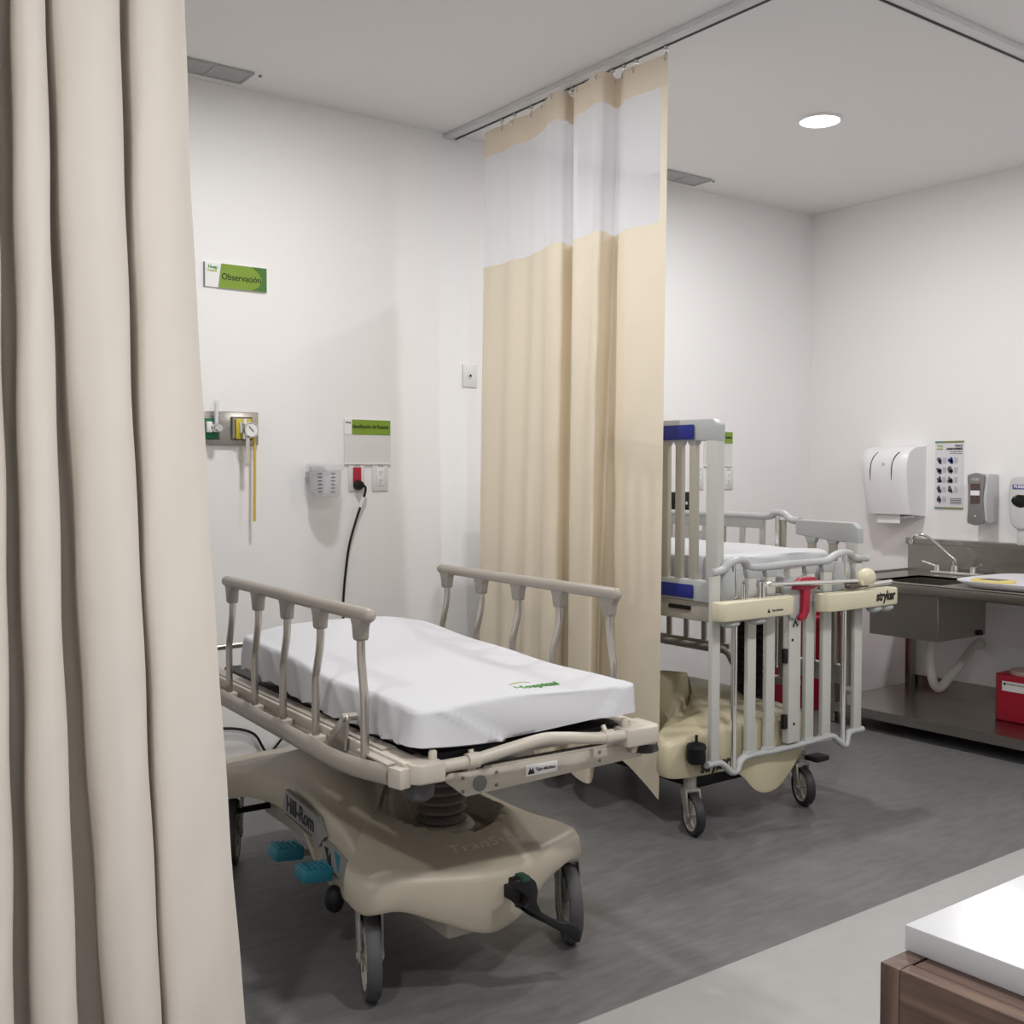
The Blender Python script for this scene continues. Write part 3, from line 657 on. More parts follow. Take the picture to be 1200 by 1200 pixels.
for a in (.765, .835): MB().ball((a, -.06, .706), .034, (1.1, .7, .5)).build('bracket_foot', 'cribgrey', o)
MB().box((.02, -.04, .735), (.06, .03, .77), .004).box((.74, -.04, .735), (.80, .03, .77), .004).build('bracket_mount', 'cream', C)
# folded pole on the brackets
MB().tube([(.150, -.055, .785), (.150, -.055, .838)], .013, 14).build('pole_pivot', 'chrome', C)
for xx in (.060, .078): MB().tube([(xx, -.055, .785), (xx, -.055, .835)], .007, 10).build('bracket_pin', 'chrome', C)
MB().tube([(.150, -.06, .826), (.18, -.06, .828), (.74, -.06, .808)], .0085, 12).ball((.18, -.06, .829), .013).tube([(.70, -.075, .795), (.845, -.075, .800)], .008, 10).build('folded_pole', 'chrome', C)
tag(MB().ball((.715, -.06, .820), .038, (1.15, .8, .95)).box((.67, -.075, .785), (.70, -.045, .815), .006).build('pole_knob', 'cream', C), 'cream round locking knob')
MB().box((.60, -.075, .788), (.72, -.05, .798), .003).build('pole_catch', 'window', C)
# slatted end panel (raised on the left, lowered on the right)
def side_panel(x, zb, length, parent, mirror, step):
    p = bpy.data.objects.new('side_panel', None); COL.objects.link(p); p.parent = parent; p.empty_display_size = .05
    p.location = (x, 0, zb)
    h = .615
    MB().prism([(.010, h-.078), (.010, h-.02), (.035, h), (length, h+.004), (length, h-.055), (.15, h-.07)], 0, -.018, .018, .006).build('header', 'cribgrey', p)
    MB().prism([(.010, 0), (.010, .075), (length, .075), (length, .01)], 0, -.018, .018, .006).build('footer', 'cribgrey', p)
    sx = -1 if not mirror else 1
    for z0, z1 in ((.548, .598), (.012, .058)):
        MB().box((sx*.0225-.003, .115, z0), (sx*.0225+.001, length-.02, z1), .002).build('blue_inset', 'blue', p)
    MB().box((-.017, .012, .06), (.017, .066, h-.06), .005).build('corner_post', 'cribpost', p)
    y = .118
    while y+.03 < length:
        MB().box((-.010, y, .06), (.010, y+.032, h-.06), .004).build('slat', 'cribtan', p)
        MB().prism([(y-.012, h-.06), (y+.044, h-.06), (y+.032, h-.085), (y, h-.085)], 0, -.013, .013, .003).build('slat_socket', 'cribgrey', p)
        y += step
    return p
side_panel(.026, .765, .50, C, False, .066)
side_panel(.78, .400, .30, C, True, .098)
# long side rail, right far side
p = bpy.data.objects.new('long_side_rail', None); COL.objects.link(p); p.parent = C; p.empty_display_size = .05
def long_rail(p, X, y0, y1, zt, zb):
    t_ = cat([(X, y0, zt-.012), (X, y0+.04, zt-.01), (X, y0+.075, zt+.012), (X, y0+.12, zt+.016), (X, y0+.16, zt), (X, y0+.3, zt), (X, y1-.16, zt), (X, y1-.1, zt+.016), (X, y1, zt-.01)], 4)
    MB().tube(t_, .018, 10, flat=.8).build('top_bar', 'cribgrey', p)
    b_ = cat([(X, y0, zb-.05), (X, y0+.28, zb-.05), (X, y0+.33, zb-.02), (X, y0+.38, zb+.03), (X, y0+.5, zb+.03), (X, y1, zb+.03)], 4)
    MB().tube(b_, .018, 10).build('bottom_bar', 'cribtan', p)
    MB().box((X-.008, y0+.18, zt-.05), (X+.008, y1-.14, zt-.008), .003).build('rail_web', 'cribgrey', p)
    MB().box((X-.006, y0+.36, zb+.02), (X+.006, y1, zb+.06), .003).build('lower_web', 'cribtan', p)
    y = y0+.07; k = 0
    while y < y1-.05:
        w_ = .026
        MB().box((X-.004, y, (zb-.04 if y < y0+.33 else zb+.04)), (X+.009, y+w_, zt-.012), .003).build('slat', 'cribpost' if k % 3 else 'cribtan', p); y += w_+.080; k += 1
    MB().tube([(X-.012, y0+.10, zb), (X-.012, y0+.10, zt)], .010, 10).build('guide_rod', 'chrome', p)
long_rail(p, .79, .30, 1.28, 1.025, .42)
p = bpy.data.objects.new('long_side_rail', None); COL.objects.link(p); p.parent = C; p.empty_display_size = .05
long_rail(p, .04, .56, 1.28, .86, .30)
# head panel at the back
hp = MB().box((.06, 1.29, .70), (.76, 1.32, 1.00), .01).box((.06, 1.285, 1.00), (.76, 1.325, 1.03), .01); hp.build('head_panel', 'cribgrey', C)
# crib mattress
CM = thing('crib_mattress', 'white sheeted mattress lying in the hospital crib', 'mattress', (CO[0]+.39, CO[1], .80))
def ctop(x, y): return .118+.003*math.sin(11*x+5*y)+.002*math.sin(17*y)-.02*smooth01((.14-y)/.06)*.5
def cbot(x, y): return .004
def cdisp(p_, f):
    x, y = p_
    return .006*math.sin(38*x+9*f)*(1-f)+.004*math.sin(21*(x+y)) if y < .2 else .004*math.sin(30*y+5*f)
sheet_mesh(.308, .095, 1.25, ctop, cbot, cdisp).build('fitted_sheet', 'sheet', CM, smooth=75)

# monitor behind the crib rails
t = thing('bedside_monitor', 'small black device on the wall behind the crib slats', 'monitor', (3.90, YB-.09, 1.0))
MB().box((-.10, -.03, 0), (.085, .03, .105), .006).build('casing', 'black', t)
k = MB()
for a in (-.04, .0, .02): k.lathe([(0, 0), (.008, 0), (.008, .006), (0, .006)], 10, axes((a, -.03, .03+abs(a)), (1, 0, 0), (0, 0, 1)))
k.build('dials', 'lgrey', t)
MB().box((-.02, .03, .02), (.02, .088, .06), .003).build('wall_mount', 'greyd', t)
t = thing('wall_shelf_unit', 'pale grey equipment box on the wall below the black device', 'equipment', (3.95, YB, .86))
MB().box((-.15, -.13, 0), (.135, -.001, .135), .008).build('body', 'lgrey', t); MB().box((.03, -.133, .05), (.08, -.129, .09)).build('front_label', 'whitep', t, smooth=0)

# ------------------------------------------------------------------ wall fittings on the back wall
def facing_back(x, z): return (x, YB, z)
def outlet(x, z, lb, plug=False):
    t = thing('wall_outlet', lb, 'outlet', (x, YB, z))
    MB().box((-.037, -.006, -.058), (.037, 0, .058), .002).build('cover_plate', 'outlet', t)
    MB().box((-.017, -.009, -.036), (.017, -.005, .036), .002).build('receptacle', 'white', t)
    h = MB()
    for zz in (.016, -.018):
        for xx in (-.007, .005): h.box((xx, -.0096, zz), (xx+.002, -.0088, zz+.008))
        h.box((-.003, -.0096, zz-.008), (.001, -.0088, zz-.004))
    h.build('socket_holes', 'ink', t, smooth=0)
    text('plate_lettering', 'CA-5', .011, axes((-.010, -.0065, .047), (1, 0, 0), (0, 0, 1)), 'pict', t)
    return t
t = outlet(2.135, 1.183, 'white wall outlet with a red socket and a black plug, right of the clear canister')
MB().box((-.019, -.0115, -.034), (.019, -.008, .040), .002).build('red_receptacle', 'red', t)
PG = thing('power_cord', 'black power cord with a plug running down the wall behind the stretcher', 'cord', (2.135, YB, 1.15))
MB().lathe([(0, 0), (.019, 0), (.021, .012), (.016, .03), (0, .034)], 20, axes((0, -.011, 0), (1, 0, 0), (0, 0, 1))).build('plug', 'black', PG)
cpts = [(0, -.03, 0), (.022, -.036, -.006), (.024, -.03, -.035), (.012, -.02, -.08), (-.012, -.016, -.15), (-.040, -.016, -.24), (-.055, -.015, -.33), (-.068, -.014, -.46), (-.07, -.014, -.60), (-.09, -.014, -.80), (-.16, -.016, -.92), (-.25, -.016, -.96), (-.33, -.016, -.985), (-.40, -.016, -1.04), (-.455, -.016, -.96), (-.54, -.016, -.925), (-.64, -.016, -.92), (-.72, -.016, -.95)]
MB().tube(cat(cpts, 6), .0052, 8).build('cable', 'black', PG)
MB().tube([(.020, -.026, -.048), (.008, -.019, -.090)], .0075, 8).build('cable_tag', 'whitep', PG)
outlet(2.245, 1.183, 'white wall outlet with empty sockets below the green patient sign')
outlet(4.355, 1.172, 'white wall outlet on the back wall, seen right of the tall crib panel')
outlet(4.13, 1.172, 'white wall outlet on the back wall, seen between the tall crib slats')
t = thing('nurse_call_plate', 'white wall plate with a black centre jack, left of the curtain', 'wall plate', (2.697, YB, 1.625))
MB().box((-.037, -.006, -.050), (.037, 0, .050), .002).build('cover_plate', 'outlet', t)
MB().lathe([(.006, 0), (.010, 0), (.010, .003), (.006, .003)], 16, axes((0, -.006, 0), (1, 0, 0), (0, 0, 1)), closed=True).build('jack_ring', 'chrome', t)
MB().lathe([(0, 0), (.006, 0), (.006, .002), (0, .002)], 16, axes((0, -.006, 0), (1, 0, 0), (0, 0, 1))).build('jack', 'black', t)
# signs
t = thing('room_sign', 'green wall sign reading Observación, high above the gas outlets', 'sign', (1.502, YB, 1.894))
W_, H_ = .246, .090
MB().box((0, -.008, 0), (W_, 0, H_), .001).build('backing_board', 'whitep', t, smooth=0)
MB().prism([(.052, .0), (.064, H_), (W_-.001, H_), (W_-.001, 0)], 1, -.0095, -.0078).build('green_field', 'signgreen', t, smooth=0)
MB().prism([(.185, .0), (.215, .018), (.226, .045), (.212, .070), (.185, H_), (W_-.001, H_), (W_-.001, 0)], 1, -.0102, -.0093).build('dark_green_curve', 'signdark', t, smooth=0)
text('sign_lettering', 'Observación', .034, axes((.064, -.0105, .042), (1, 0, 0), (0, 0, 1)), 'ink', t, .0001, width=.155)
text('sign_logo', 'Hosp', .017, axes((.013, -.0085, .074), (1, 0, 0), (0, 0, 1)), 'inkg', t, .0006); text('sign_logo', 'Hospital', .012, axes((.010, -.0085, .061), (1, 0, 0), (0, 0, 1)), 'inkl', t, .0004, width=.037)
MB().box((-.002, -.010, 0), (.001, 0, H_)).build('edge_strip', 'greyd', t, smooth=0)
def idsign(x, z, lb):
    t = thing('patient_sign', lb, 'sign', (x, YB, z)); W_, H_ = .215, .062
    MB().box((0, -.006, -.118), (W_, 0, H_), .0015).build('backing_board', 'outlet', t, smooth=0)
    MB().box((0, -.010, -.123), (W_, 0, -.117), .001).build('card_ledge', 'white', t, smooth=0)
    MB().prism([(.034, .0), (.036, H_-.002), (W_-.002, H_-.002), (W_-.002, 0)], 1, -.0085, -.0058).build('green_field', 'signgreen', t, smooth=0)
    MB().box((.0, -.0078, 0), (.034, -.0058, H_-.002)).build('logo_field', 'whitep', t, smooth=0)
    text('sign_lettering', 'Identificación del Paciente', .022, axes((.037, -.009, .032), (1, 0, 0), (0, 0, 1)), 'ink', t, .0004, width=.166)
    text('sign_logo', 'Hosp', .011, axes((.006, -.0084, .048), (1, 0, 0), (0, 0, 1)), 'pict', t, .0003)
    return t
idsign(2.079, 1.357, 'green patient identification sign with blank card panel, above the outlets by the canister')
idsign(4.170, 1.357, 'green patient identification sign partly hidden by the tall crib panel')
# medical gas panel
t = thing('gas_outlet_panel', 'brushed metal wall panel with green and yellow gas outlets, left wall side', 'gas outlet', (1.42, YB, 1.306))
MB().box((0, -.018, 0), (.285, 0, .125), .003).build('backplate', 'steel', t)
for x0, key in ((.035, 'greengas'), (.165, 'yellow')):
    pl_ = MB(); c = (x0+.052, .062)
    pl_.lathe([(.062, .0), (.056, .010), (.046, .014), (.044, .004)], 4, axes((c[0], -.018, c[1]), (1, 0, 0), (0, 0, 1)) @ Matrix.Rotation(math.pi/4, 4, 'Z'), closed=False)
    pl_.build('bezel', 'steel', t, smooth=10)
    u = MB().box((c[0]-.030, -.040, c[1]-.040), (c[0]+.030, -.018, c[1]+.036), .003); o = u.build('outlet_block', key, t)
    MB().box((c[0]-.018, -.052, c[1]-.018), (c[0]+.004, -.038, c[1]+.022), .003).build('release_button', 'whitep', o)
    MB().lathe([(0, 0), (.014, 0), (.014, .012), (0, .012)], 16, axes((c[0]+.012, -.040, c[1]), (1, 0, 0), (0, 0, 1))).build('connector', 'chrome', o)
t = thing('flowmeter', 'clear upright flowmeter tube plugged into the green outlet', 'flowmeter', (1.525, YB-.052, 1.366))
MB().lathe([(0, .015), (.010, .015), (.010, .098), (.0075, .104), (0, .104)], 16).build('tube', 'clear', t)
MB().lathe([(0, .018), (.006, .018), (.006, .095), (0, .095)], 12).build('inner_float_tube', 'whitep', t)
MB().lathe([(0, -.014), (.012, -.014), (.013, .016), (0, .018)], 14).lathe([(0, 0), (.013, 0), (.013, .022), (0, .022)], 14, axes((.0, -.008, 0), (1, 0, 0), (0, 0, 1))).tube([(0, 0, 0), (0, .016, 0)], .006, 8).build('valve_body', 'chrome', t)
t = thing('vacuum_regulator', 'round vacuum gauge with chrome trap tube plugged into the yellow outlet', 'regulator', (1.650, YB-.065, 1.362))
gm = axes((0, -.012, 0), (1, 0, 0), (0, 0, 1))
MB().lathe([(0, -.012), (.028, -.012), (.030, .004), (.028, .008), (.024, .008), (.024, .004), (0, .004)], 28, gm).build('gauge_case', 'chrome', t)
MB().lathe([(0, 0), (.0238, 0), (.0238, .002), (0, .002)], 28, axes((0, -.016, 0), (1, 0, 0), (0, 0, 1))).build('gauge_dial', 'whitep', t)
MB().prism([(-.012, .012), (.006, -.008), (.008, -.006), (-.010, .014)], 1, -.0195, -.0182).build('gauge_needle', 'ink', t, smooth=0)
MB().tube([(-.016, .012, .0), (-.016, .012, -.035)], .010, 12).tube([(-.010, .0, -.03), (-.010, .0, -.122)], .009, 14).lathe([(0, 0), (.011, 0), (.011, .004), (0, .004)], 14, Matrix.Translation((-.010, 0, -.126))).tube([(0, .0, 0), (-.02, .014, 0)], .008, 8).build('trap_tube', 'chrome', t)
MB().lathe([(0, 0), (.007, 0), (.007, .018), (0, .02)], 12, Matrix.Translation((-.02, .0, .022))).build('adjust_knob', 'whitep', t)
t = tag(MB().tube([(1.672, YB-.055, 1.338), (1.673, YB-.056, 1.30), (1.672, YB-.055, 1.15), (1.670, YB-.055, 1.03), (1.670, YB-.055, 1.016)], .0055, 10).build('suction_hose', 'hose'), 'yellow tube hanging straight down from the vacuum gauge', 'tube')
# canister
t = thing('suction_canister', 'clear graduated plastic canister on the wall, left of the red socket outlet', 'canister', (1.957, YB-.075, 1.105))
MB().lathe([(.0, .0), (.052, .0), (.060, .012), (.064, .105), (.062, .105), (.058, .014), (.0, .004)], 36, Matrix.Translation((0, .0, 0))).build('jar', 'clear', t)
MB().lathe([(.0, .104), (.070, .104), (.073, .110), (.073, .128), (.066, .134), (.0, .136)], 36).build('lid', 'clear', t)
mk = MB()
for k in range(6):
    for sgn in (-1, 1):
        a0 = math.radians(-116+sgn*24); 
        for q in range(3):
            a = a0+q*.09; r = .0645-.0006*(5-k); mk.box((-.003, -.0004, -.0018), (.003, .0004, .0018), mtx=Matrix.Translation((r*math.cos(a), r*math.sin(a), .022+k*.014)) @ Matrix.Rotation(a+math.pi/2, 4, 'Z'))
mk.build('graduation_marks', 'pict', t, smooth=0)
MB().box((-.03, .055, .03), (.03, .075, .12), .003).box((-.055, .05, .085), (.055, .06, .10), .002).build('wall_bracket', 'lgrey', t)

# ------------------------------------------------------------------ right wall: dispensers, poster
t = thing('paper_towel_dispenser', 'large white curved paper towel dispenser on the sink wall', 'dispenser', (XR, 3.352, .978))
prof = [(0, .0), (-.20, .012), (-.225, .10), (-.245, .22), (-.235, .30), (-.20, .345), (-.12, .365), (0, .365)]
P2 = cat([(-.19, .012), (-.215, .10), (-.238, .22), (-.232, .29), (-.20, .335), (-.13, .360), (-.05, .365)], 5)
# side walls give way to a rounded cover lofted across y
rows = []
ny = 15
for k in range(ny+1):
    v = k/ny; y = -.138+.276*v; e = 1-.10*abs(2*v-1)**6; sh = 1-.06*(1-v)*0
    tz = .0+.0
    rows.append([(0, y, .0)]+[(x*e*.80, y*(1-.20*(1-z/.365)*v), z*(1-.02*abs(2*v-1)**6)) for x, z in [(-.0, .0)]+P2]+[(0, y, .365)])
mb = MB(); vs = mb.grid(rows); mb.bm.faces.new(vs[0]); mb.bm.faces.new(vs[-1][::-1]); bmesh.ops.recalc_face_normals(mb.bm, faces=mb.bm.faces[:])
mb.build('cover', 'white', t, smooth=35)
for yc in (.055, -.070):
    s = cat([(-.214, .135), (-.232, .20), (-.2375, .25), (-.226, .302), (-.205, .330)], 5)
    r = []
    for i, (x, z) in enumerate(s):
        y = yc+.012*(1-i/len(s))-.03*smooth01((i/len(s)-.5)*1.6); r.append((x*.80-.0005, y, z))
    MB().tube(r, [.001]+[.0032]*(len(r)-2)+[.001], 6).build('viewing_slot', 'ink', t)
MB().lathe([(0, 0), (.008, 0), (.008, .002), (0, .002)], 16, axes((-.1915, -.015, .268), (0, -1, 0), (0, 0, 1))).build('lock_button', 'lgrey', t)
tag(MB().box((-.13, -.075, -.035), (-.128, .06, .03)).box((-.11, -.09, -.010), (-.02, .09, .002)).build('paper_sheet', 'whitep', t, smooth=0), 'end of the white paper towel')

t = thing('handwashing_poster', 'small printed handwashing poster between the towel and grey soap dispensers', 'poster', (XR, 3.161, 1.020))
# local: y from 0 to -.155, z 0..342
pm_ = lambda y, z: axes((-.0062, -y, z), (0, -1, 0), (0, 0, 1))
MB().box((-.004, -.155, 0), (0, 0, .342)).build('sheet', 'posterp', t, smooth=0)
MB().box((-.0065, -.155, .333), (-.003, -.04, .342)).box((-.0065, -.155, 0), (-.003, -.035, .008)).build('olive_bar', 'olive', t, smooth=0)
MB().box((-.0065, -.04, .333), (-.003, 0, .342)).box((-.0065, -.035, 0), (-.003, 0, .008)).build('teal_bar', 'tealbar', t, smooth=0)
text('poster_heading', 'Técnica de', .016, pm_(.108, .318), 'pict', t, .0003, width=.04); text('poster_heading', 'LAVADO DE MANOS', .014, pm_(.062, .302), 'ink', t, .0006, width=.086)
text('poster_text', 'con agua y jabón', .009, pm_(.080, .289), 'pict', t, width=.068); text('poster_text', 'Duración 40 a 60 segundos', .006, pm_(.080, .279), 'pict', t, width=.068)
text('poster_logo', 'Hosp', .014, pm_(.012, .318), 'inkl', t, .0004); text('poster_logo', 'Hospital', .010, pm_(.008, .303), 'inkl', t, .0002, width=.034)
rp = random.Random(3)
def blob(mb, cy, cz, s):
    pts = []
    for k in range(9):
        a = k*2*math.pi/9; r = s*rp.uniform(.45, 1.05); pts.append((-(cy+r*.85*math.cos(a)), cz+r*math.sin(a)))
    mb.prism(pts, 0, -.0060, -.0042)
for r_ in range(5):
    for c_ in range(2):
        if r_ == 4 and c_ == 1: continue
        z = .245-r_*.049; y = .022+c_*.062
        mb = MB(); blob(mb, y, z, .020); blob(mb, y+.006, z-.008, .014); mb.build('hand_pictogram', 'pict' if (r_+c_) % 2 == 0 else 'pblue' if r_ == 0 else 'pict', t, smooth=0)
        g = MB()
        for q in range(5): g.box((-.0058, -(y+.040), z+.010-q*.006), (-.0042, -(y+.020), z+.012-q*.006))
        g.build('caption_lines', 'pictg', t, smooth=0)
g = MB()
for q in range(4): g.box((-.0058, -.146, .05-q*.008), (-.0042, -.085, .053-q*.008))
g.build('caption_lines', 'pict', t, smooth=0)

t = thing('soap_dispenser', 'grey fronted soap dispenser with a dark window, right of the poster', 'dispenser', (XR, 2.872, .958))
MB().prism([(0, .004), (-.085, -.002), (-.105, .012), (-.112, .12), (-.105, .225), (-.085, .240), (0, .236)], 1, -.050, .050, .006).build('body', 'lgrey', t)
# grey oval front plate on the left-front faces
P_ = cat([(-.042, .012), (-.030, -.002), (.0, -.010), (.030, -.002), (.042, .012), (.036, .12), (.044, .222), (.03, .236), (0, .243), (-.03, .236), (-.044, .222), (-.036, .12)], 3, True)
MB().prism(P_, 0, -.122, -.104, .003).build('front_plate', 'greyd', t, smooth=60)
w = MB().box((-.1245, -.024, .095), (-.1215, .024, .192), .001).build('window', 'window', t, smooth=0)
MB().box((-.1260, -.023, .135), (-.1243, .023, .158)).build('window_label', 'whitep', w, smooth=0)
text('plate_lettering', 'GOJO', .016, axes((-.1228, .022, .212), (0, -1, 0), (0, 0, 1)), 'lgrey', t, .0005, width=.042)
MB().lathe([(0, 0), (.005, 0), (.005, .001), (0, .001)], 12, axes((-.1222, .0, .035), (0, -1, 0), (0, 0, 1))).build('plate_mark', 'lgrey', t)
t = thing('sanitizer_dispenser', 'light grey hand sanitizer dispenser at the right edge of the picture', 'dispenser', (XR, 2.652, .935))
P_ = cat([(-.052, .035), (-.030, .008), (0, .0), (.030, .008), (.052, .035), (.060, .10), (.058, .21), (.040, .243), (0, .250), (-.040, .243), (-.058, .21), (-.060, .10)], 4, True)
MB().prism(P_, 0, -.112, 0, .008).build('body', 'lgrey', t, smooth=60)
MB().box((-.114, -.040, .190), (-.1115, .040, .212), .001).build('brand_label', 'pblue', t, smooth=0)
text('label_lettering', 'PURELL', .020, axes((-.1146, .034, .201), (0, -1, 0), (0, 0, 1)), 'whitep', t, .0005, width=.066, shear=.15)
P_ = cat([(-.034, .118), (0, .104), (.034, .118), (.044, .138), (.030, .158), (0, .166), (-.030, .158), (-.044, .138)], 4, True)
MB().prism(P_, 0, -.115, -.111, .001).build('viewing_window', 'black', t, smooth=60)
MB().tube([(-.113, -.03, .15), (-.118, -.015, .164), (-.118, .015, .164), (-.113, .03, .15)], .003, 6).build('window_rim', 'chrome', t)
MB().box((-.10, -.026, -.075), (-.052, .026, .02), .01).build('drip_spout', 'lgrey', t)

# ------------------------------------------------------------------ sink
K = thing('stainless_sink', 'stainless steel sink unit with splashback and lower shelf on the right wall', 'sink', (XR, 2.70, 0))
# local x: 0 at wall to -.717 front ; local y: near end -1.0 .. far end +.59
FX = -.717; YE = .60; YN = -1.15
bx0, bx1, by0, by1 = -.655, -.27, .03, .375
top = MB()
top.box((FX, YN, .690), (bx0, YE, .700)).box((bx1, YN, .690), (0, YE, .700)).box((bx0, YN, .690), (bx1, by0, .700)).box((bx0, by1, .690), (bx1, YE, .700))
top.build('worktop', 'steel', K, smooth=0)
MB().box((FX-.004, YN, .655), (FX+.006, YE+.004, .704), .003).box((FX, YE-.004, .655), (0, YE+.004, .704), .003).box((FX-.008, YN, .699), (FX+.012, YE+.008, .708), .003).box((FX, YE-.012, .699), (0, YE+.008, .708), .003).build('front_apron', 'steel', K)
MB().box((-.02, YN, .700), (-.0005, YE, .845)).box((-.045, YN, .836), (-.0005, YE, .866), .003).build('splashback', 'steel', K, smooth=0)
b = MB(); zb = .448; th = .003
b.box((bx0, by0, zb), (bx1, by1, zb+th)).box((bx0-th, by0, zb), (bx0, by1, .70)).box((bx1, by0, zb), (bx1+th, by1, .70)).box((bx0-th, by0-th, zb), (bx1+th, by0, .70)).box((bx0-th, by1, zb), (bx1+th, by1+th, .70))
b.build('basin', 'steel_dark', K, smooth=0)
MB().box((bx0-.005, by0-.006, zb), (bx0+.001, by0, .69), .002).build('basin_seam', 'steel', K)
MB().box((-.34, .01, .452), (-.315, .03, .475), .003).build('basin_bracket', 'black', K)
for (x, y) in ((-.04, .565), (-.675, .565), (-.04, -1.1), (-.675, -1.1)):
    MB().box((x-.019, y-.019, .045), (x+.019, y+.019, .69), .002).box((x-.021, y-.004, .20), (x+.021, y+.004, .69)).lathe([(.014, 0), (.018, .004), (.018, .045), (.012, .05)], 14, Matrix.Translation((x, y, 0))).build('leg', 'steel', K, smooth=30)
sh = MB().box((FX, YN, .093), (-.005, YE, .103)).box((FX-.002, YN, .060), (FX+.003, YE, .104), .001).box((FX, YE-.003, .060), (-.005, YE+.002, .104), .001).box((-.010, YN, .10), (-.005, YE, .155))
sh.build('lower_shelf', 'steel', K, smooth=0)
# faucet
f = MB().box((-.135, .14, .700), (-.085, .40, .716), .006)
f.lathe([(.020, .0), (.018, .03), (.012, .036), (.012, .052), (0, .052)], 16, Matrix.Translation((-.11, .28, .714)))
f.tube(cat([(-.11, .28, .755), (-.111, .283, .775), (-.118, .30, .792), (-.145, .385, .868), (-.155, .415, .888), (-.165, .445, .894), (-.172, .468, .884), (-.175, .478, .862)], 5), .0075, 12)
f.tube([(-.1745, .477, .868), (-.176, .480, .845)], .0105, 12)
fa = f.build('faucet', 'chrome', K)
for y, dy in ((.375, .06), (.185, -.065)):
    MB().lathe([(.016, 0), (.013, .03), (0, .034)], 14, Matrix.Translation((-.11, y, .714))).tube([(-.11, y, .738), (-.125, y+dy*.4, .748), (-.15, y+dy, .762)], [.007, .006, .004], 8).build('tap_handle', 'chrome', fa)
# drain
MB().lathe([(.0, .415), (.024, .415), (.024, .428), (.032, .430), (.032, .448), (0, .448)], 20, Matrix.Translation((-.44, .20, 0))).build('drain_fitting', 'chrome', K)
pp = cat([(-.44, .20, .418), (-.44, .20, .36), (-.435, .20, .30), (-.42, .20, .235), (-.385, .20, .190), (-.34, .20, .185), (-.27, .20, .225), (-.20, .20, .265), (-.13, .20, .31), (-.06, .20, .355), (-.02, .20, .36), (-.002, .20, .36)], 9)
rr = [.020+(.0022 if k % 2 else 0) for k in range(len(pp))]
MB().tube(pp, rr, 14).build('drain_hose', 'pipe', K)
MB().lathe([(.0, 0), (.030, 0), (.030, .012), (0, .012)], 18, axes((-.012, .20, .36), (0, 1, 0), (0, 0, 1))).build('drain_flange', 'pipe', K)

# baby scale on the worktop
t = thing('baby_scale', 'white infant weighing scale with a yellow display, lying on the sink worktop', 'scale', (4.60, 2.33, .7085))
P_ = cat([(-.235, .30), (-.27, .10), (-.27, -.15), (-.22, -.30), (.0, -.33), (.22, -.30), (.27, -.15), (.27, .10), (.235, .30), (.0, .34)], 4, True)
rows = []
for s, z in ((.88, .0), (.90, .008), (1., .024), (1., .029), (.95, .028), (.80, .022), (.5, .021), (.2, .021), (.02, .021)):
    rows.append([(x*s, y*s, z) for x, y in P_])
mb = MB(); vs = mb.grid(rows, close=True); mb.bm.faces.new(vs[0][::-1]); mb.bm.faces.new(vs[-1]); bmesh.ops.recalc_face_normals(mb.bm, faces=mb.bm.faces[:])
mb.build('weighing_tray', 'scale', t, smooth=60)
P_ = cat([(-.13, .13), (-.15, .06), (-.14, .0), (-.11, -.05), (-.05, -.05), (-.02, .0), (-.02, .08), (-.06, .14)], 4, True)
P_ = [(x-.07, y*.9+.14) for x, y in P_]
MB().prism(P_, 2, .020, .032, .002).build('display_panel', 'yellowp', t)
MB().box((-.19, .135, .030), (-.115, .225, .0332), .001).build('display_screen', 'lcd', t, smooth=0)

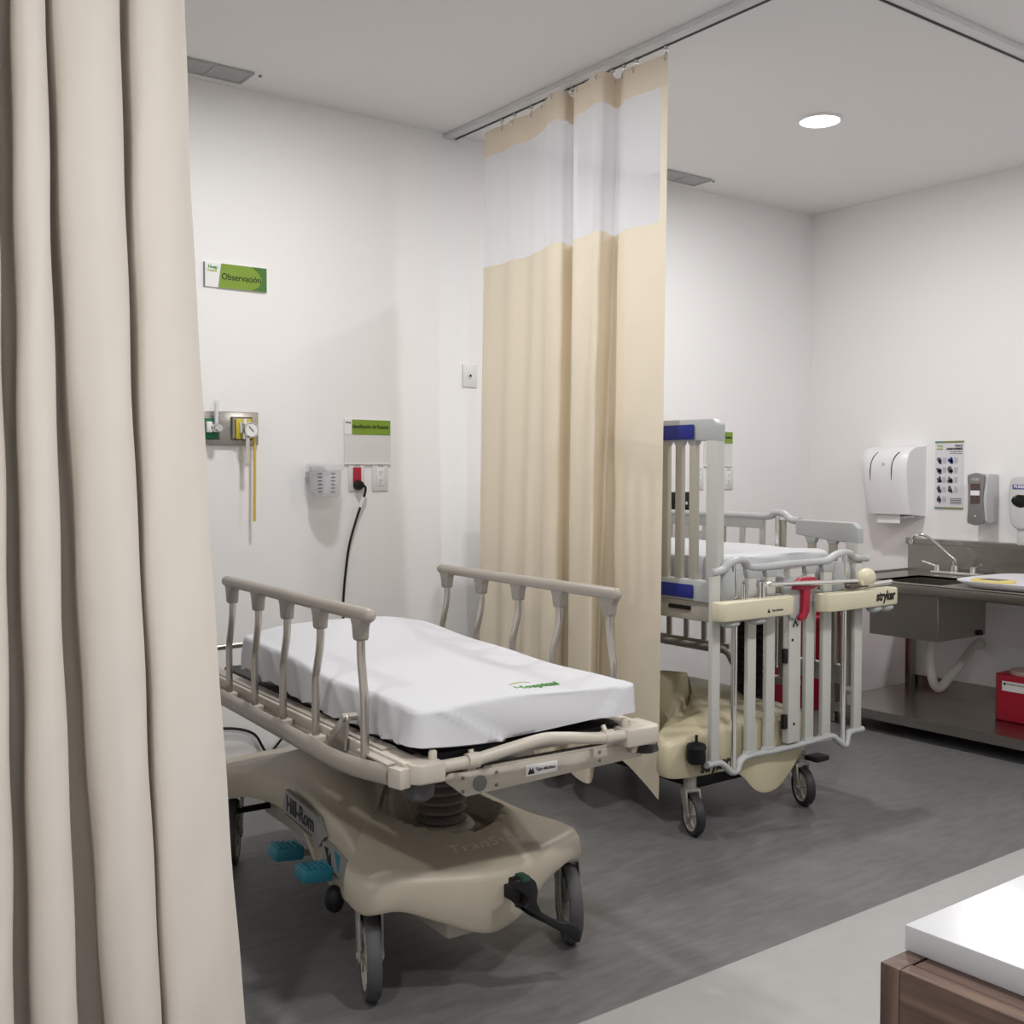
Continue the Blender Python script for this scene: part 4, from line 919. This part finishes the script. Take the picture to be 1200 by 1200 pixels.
# sharps container on the lower shelf
t = thing('sharps_container', 'red sharps container with a white label on the shelf under the sink', 'container', (4.675, 2.47, .1045))
MB().prism([(-.085, -.11), (.085, -.11), (.085, .10), (.06, .118), (-.06, .118), (-.088, .09)], 2, 0, .205, .006).build('body', 'sharps', t)
MB().lathe([(0, 0), (.072, 0), (.075, .006), (.075, .018), (.060, .024), (0, .026)], 28, Matrix.Translation((0, 0, .204))).build('lid', 'pinklid', t)
l_ = MB().box((-.0895, -.09, .135), (-.0865, .07, .178)).build('warning_label', 'whitep', t, smooth=0)
text('label_lettering', 'PUNZOCORTANTES', .011, axes((-.0902, .05, .166), (0, -1, 0), (0, 0, 1)), 'ink', l_, width=.10)
MB().lathe([(0, 0), (.006, 0), (.006, .0008), (0, .0008)], 12, axes((-.0897, .058, .166), (0, -1, 0), (0, 0, 1))).build('biohazard_dot', 'ink', l_)
# red waste bin in the corner
t = thing('waste_bin', 'tall red waste bin standing in the corner behind the crib', 'bin', (4.56, 3.60, 0))
mb = MB(); rows = []
for hx_, hy_, z in ((.13, .13, 0), (.15, .15, .03), (.172, .172, .44), (.178, .178, .45), (.178, .178, .46)):
    r = .03; rows.append([(sx*(hx_-r)+r*math.cos(a), sy*(hy_-r)+r*math.sin(a), z) for sx, sy, a0 in ((1, 1, 0), (-1, 1, 90), (-1, -1, 180), (1, -1, 270)) for a in [math.radians(a0+q*22.5) for q in range(5)]])
vs = mb.grid(rows, close=True); mb.bm.faces.new(vs[0][::-1]); mb.bm.faces.new(vs[-1]); bmesh.ops.recalc_face_normals(mb.bm, faces=mb.bm.faces[:])
mb.build('body', 'red', t)
MB().box((-.185, -.185, .455), (.185, .185, .485), .015).box((-.15, -.15, .48), (.15, .15, .505), .012).build('lid', 'red', t)

# ------------------------------------------------------------------ counter in the foreground
D = thing('nurse_counter', 'walnut cabinet at the lower right corner, below the white slab', 'counter', (.888, -.45, 0))
# local x 0.. ; local y 0..1.06
MB().box((.020, 0, .05), (1.50, 1.035, .735), .0015).build('carcass', 'wood_y', D, smooth=0)
MB().box((0, 0, .06), (.0195, 1.037, .735), .001).build('side_panel', 'wood_y', D, smooth=0)
MB().box((0, 1.0375, .06), (1.50, 1.058, .735), .001).build('end_panel', 'wood_z', D, smooth=0)
MB().box((.03, .02, 0), (1.47, 1.02, .05)).build('plinth', 'black', D, smooth=0)
tag(MB().box((.93, -.40, .735), (2.35, .610, .760), .0015).build('countertop_slab', 'quartz'), 'white stone countertop slab on the walnut cabinet', 'countertop')
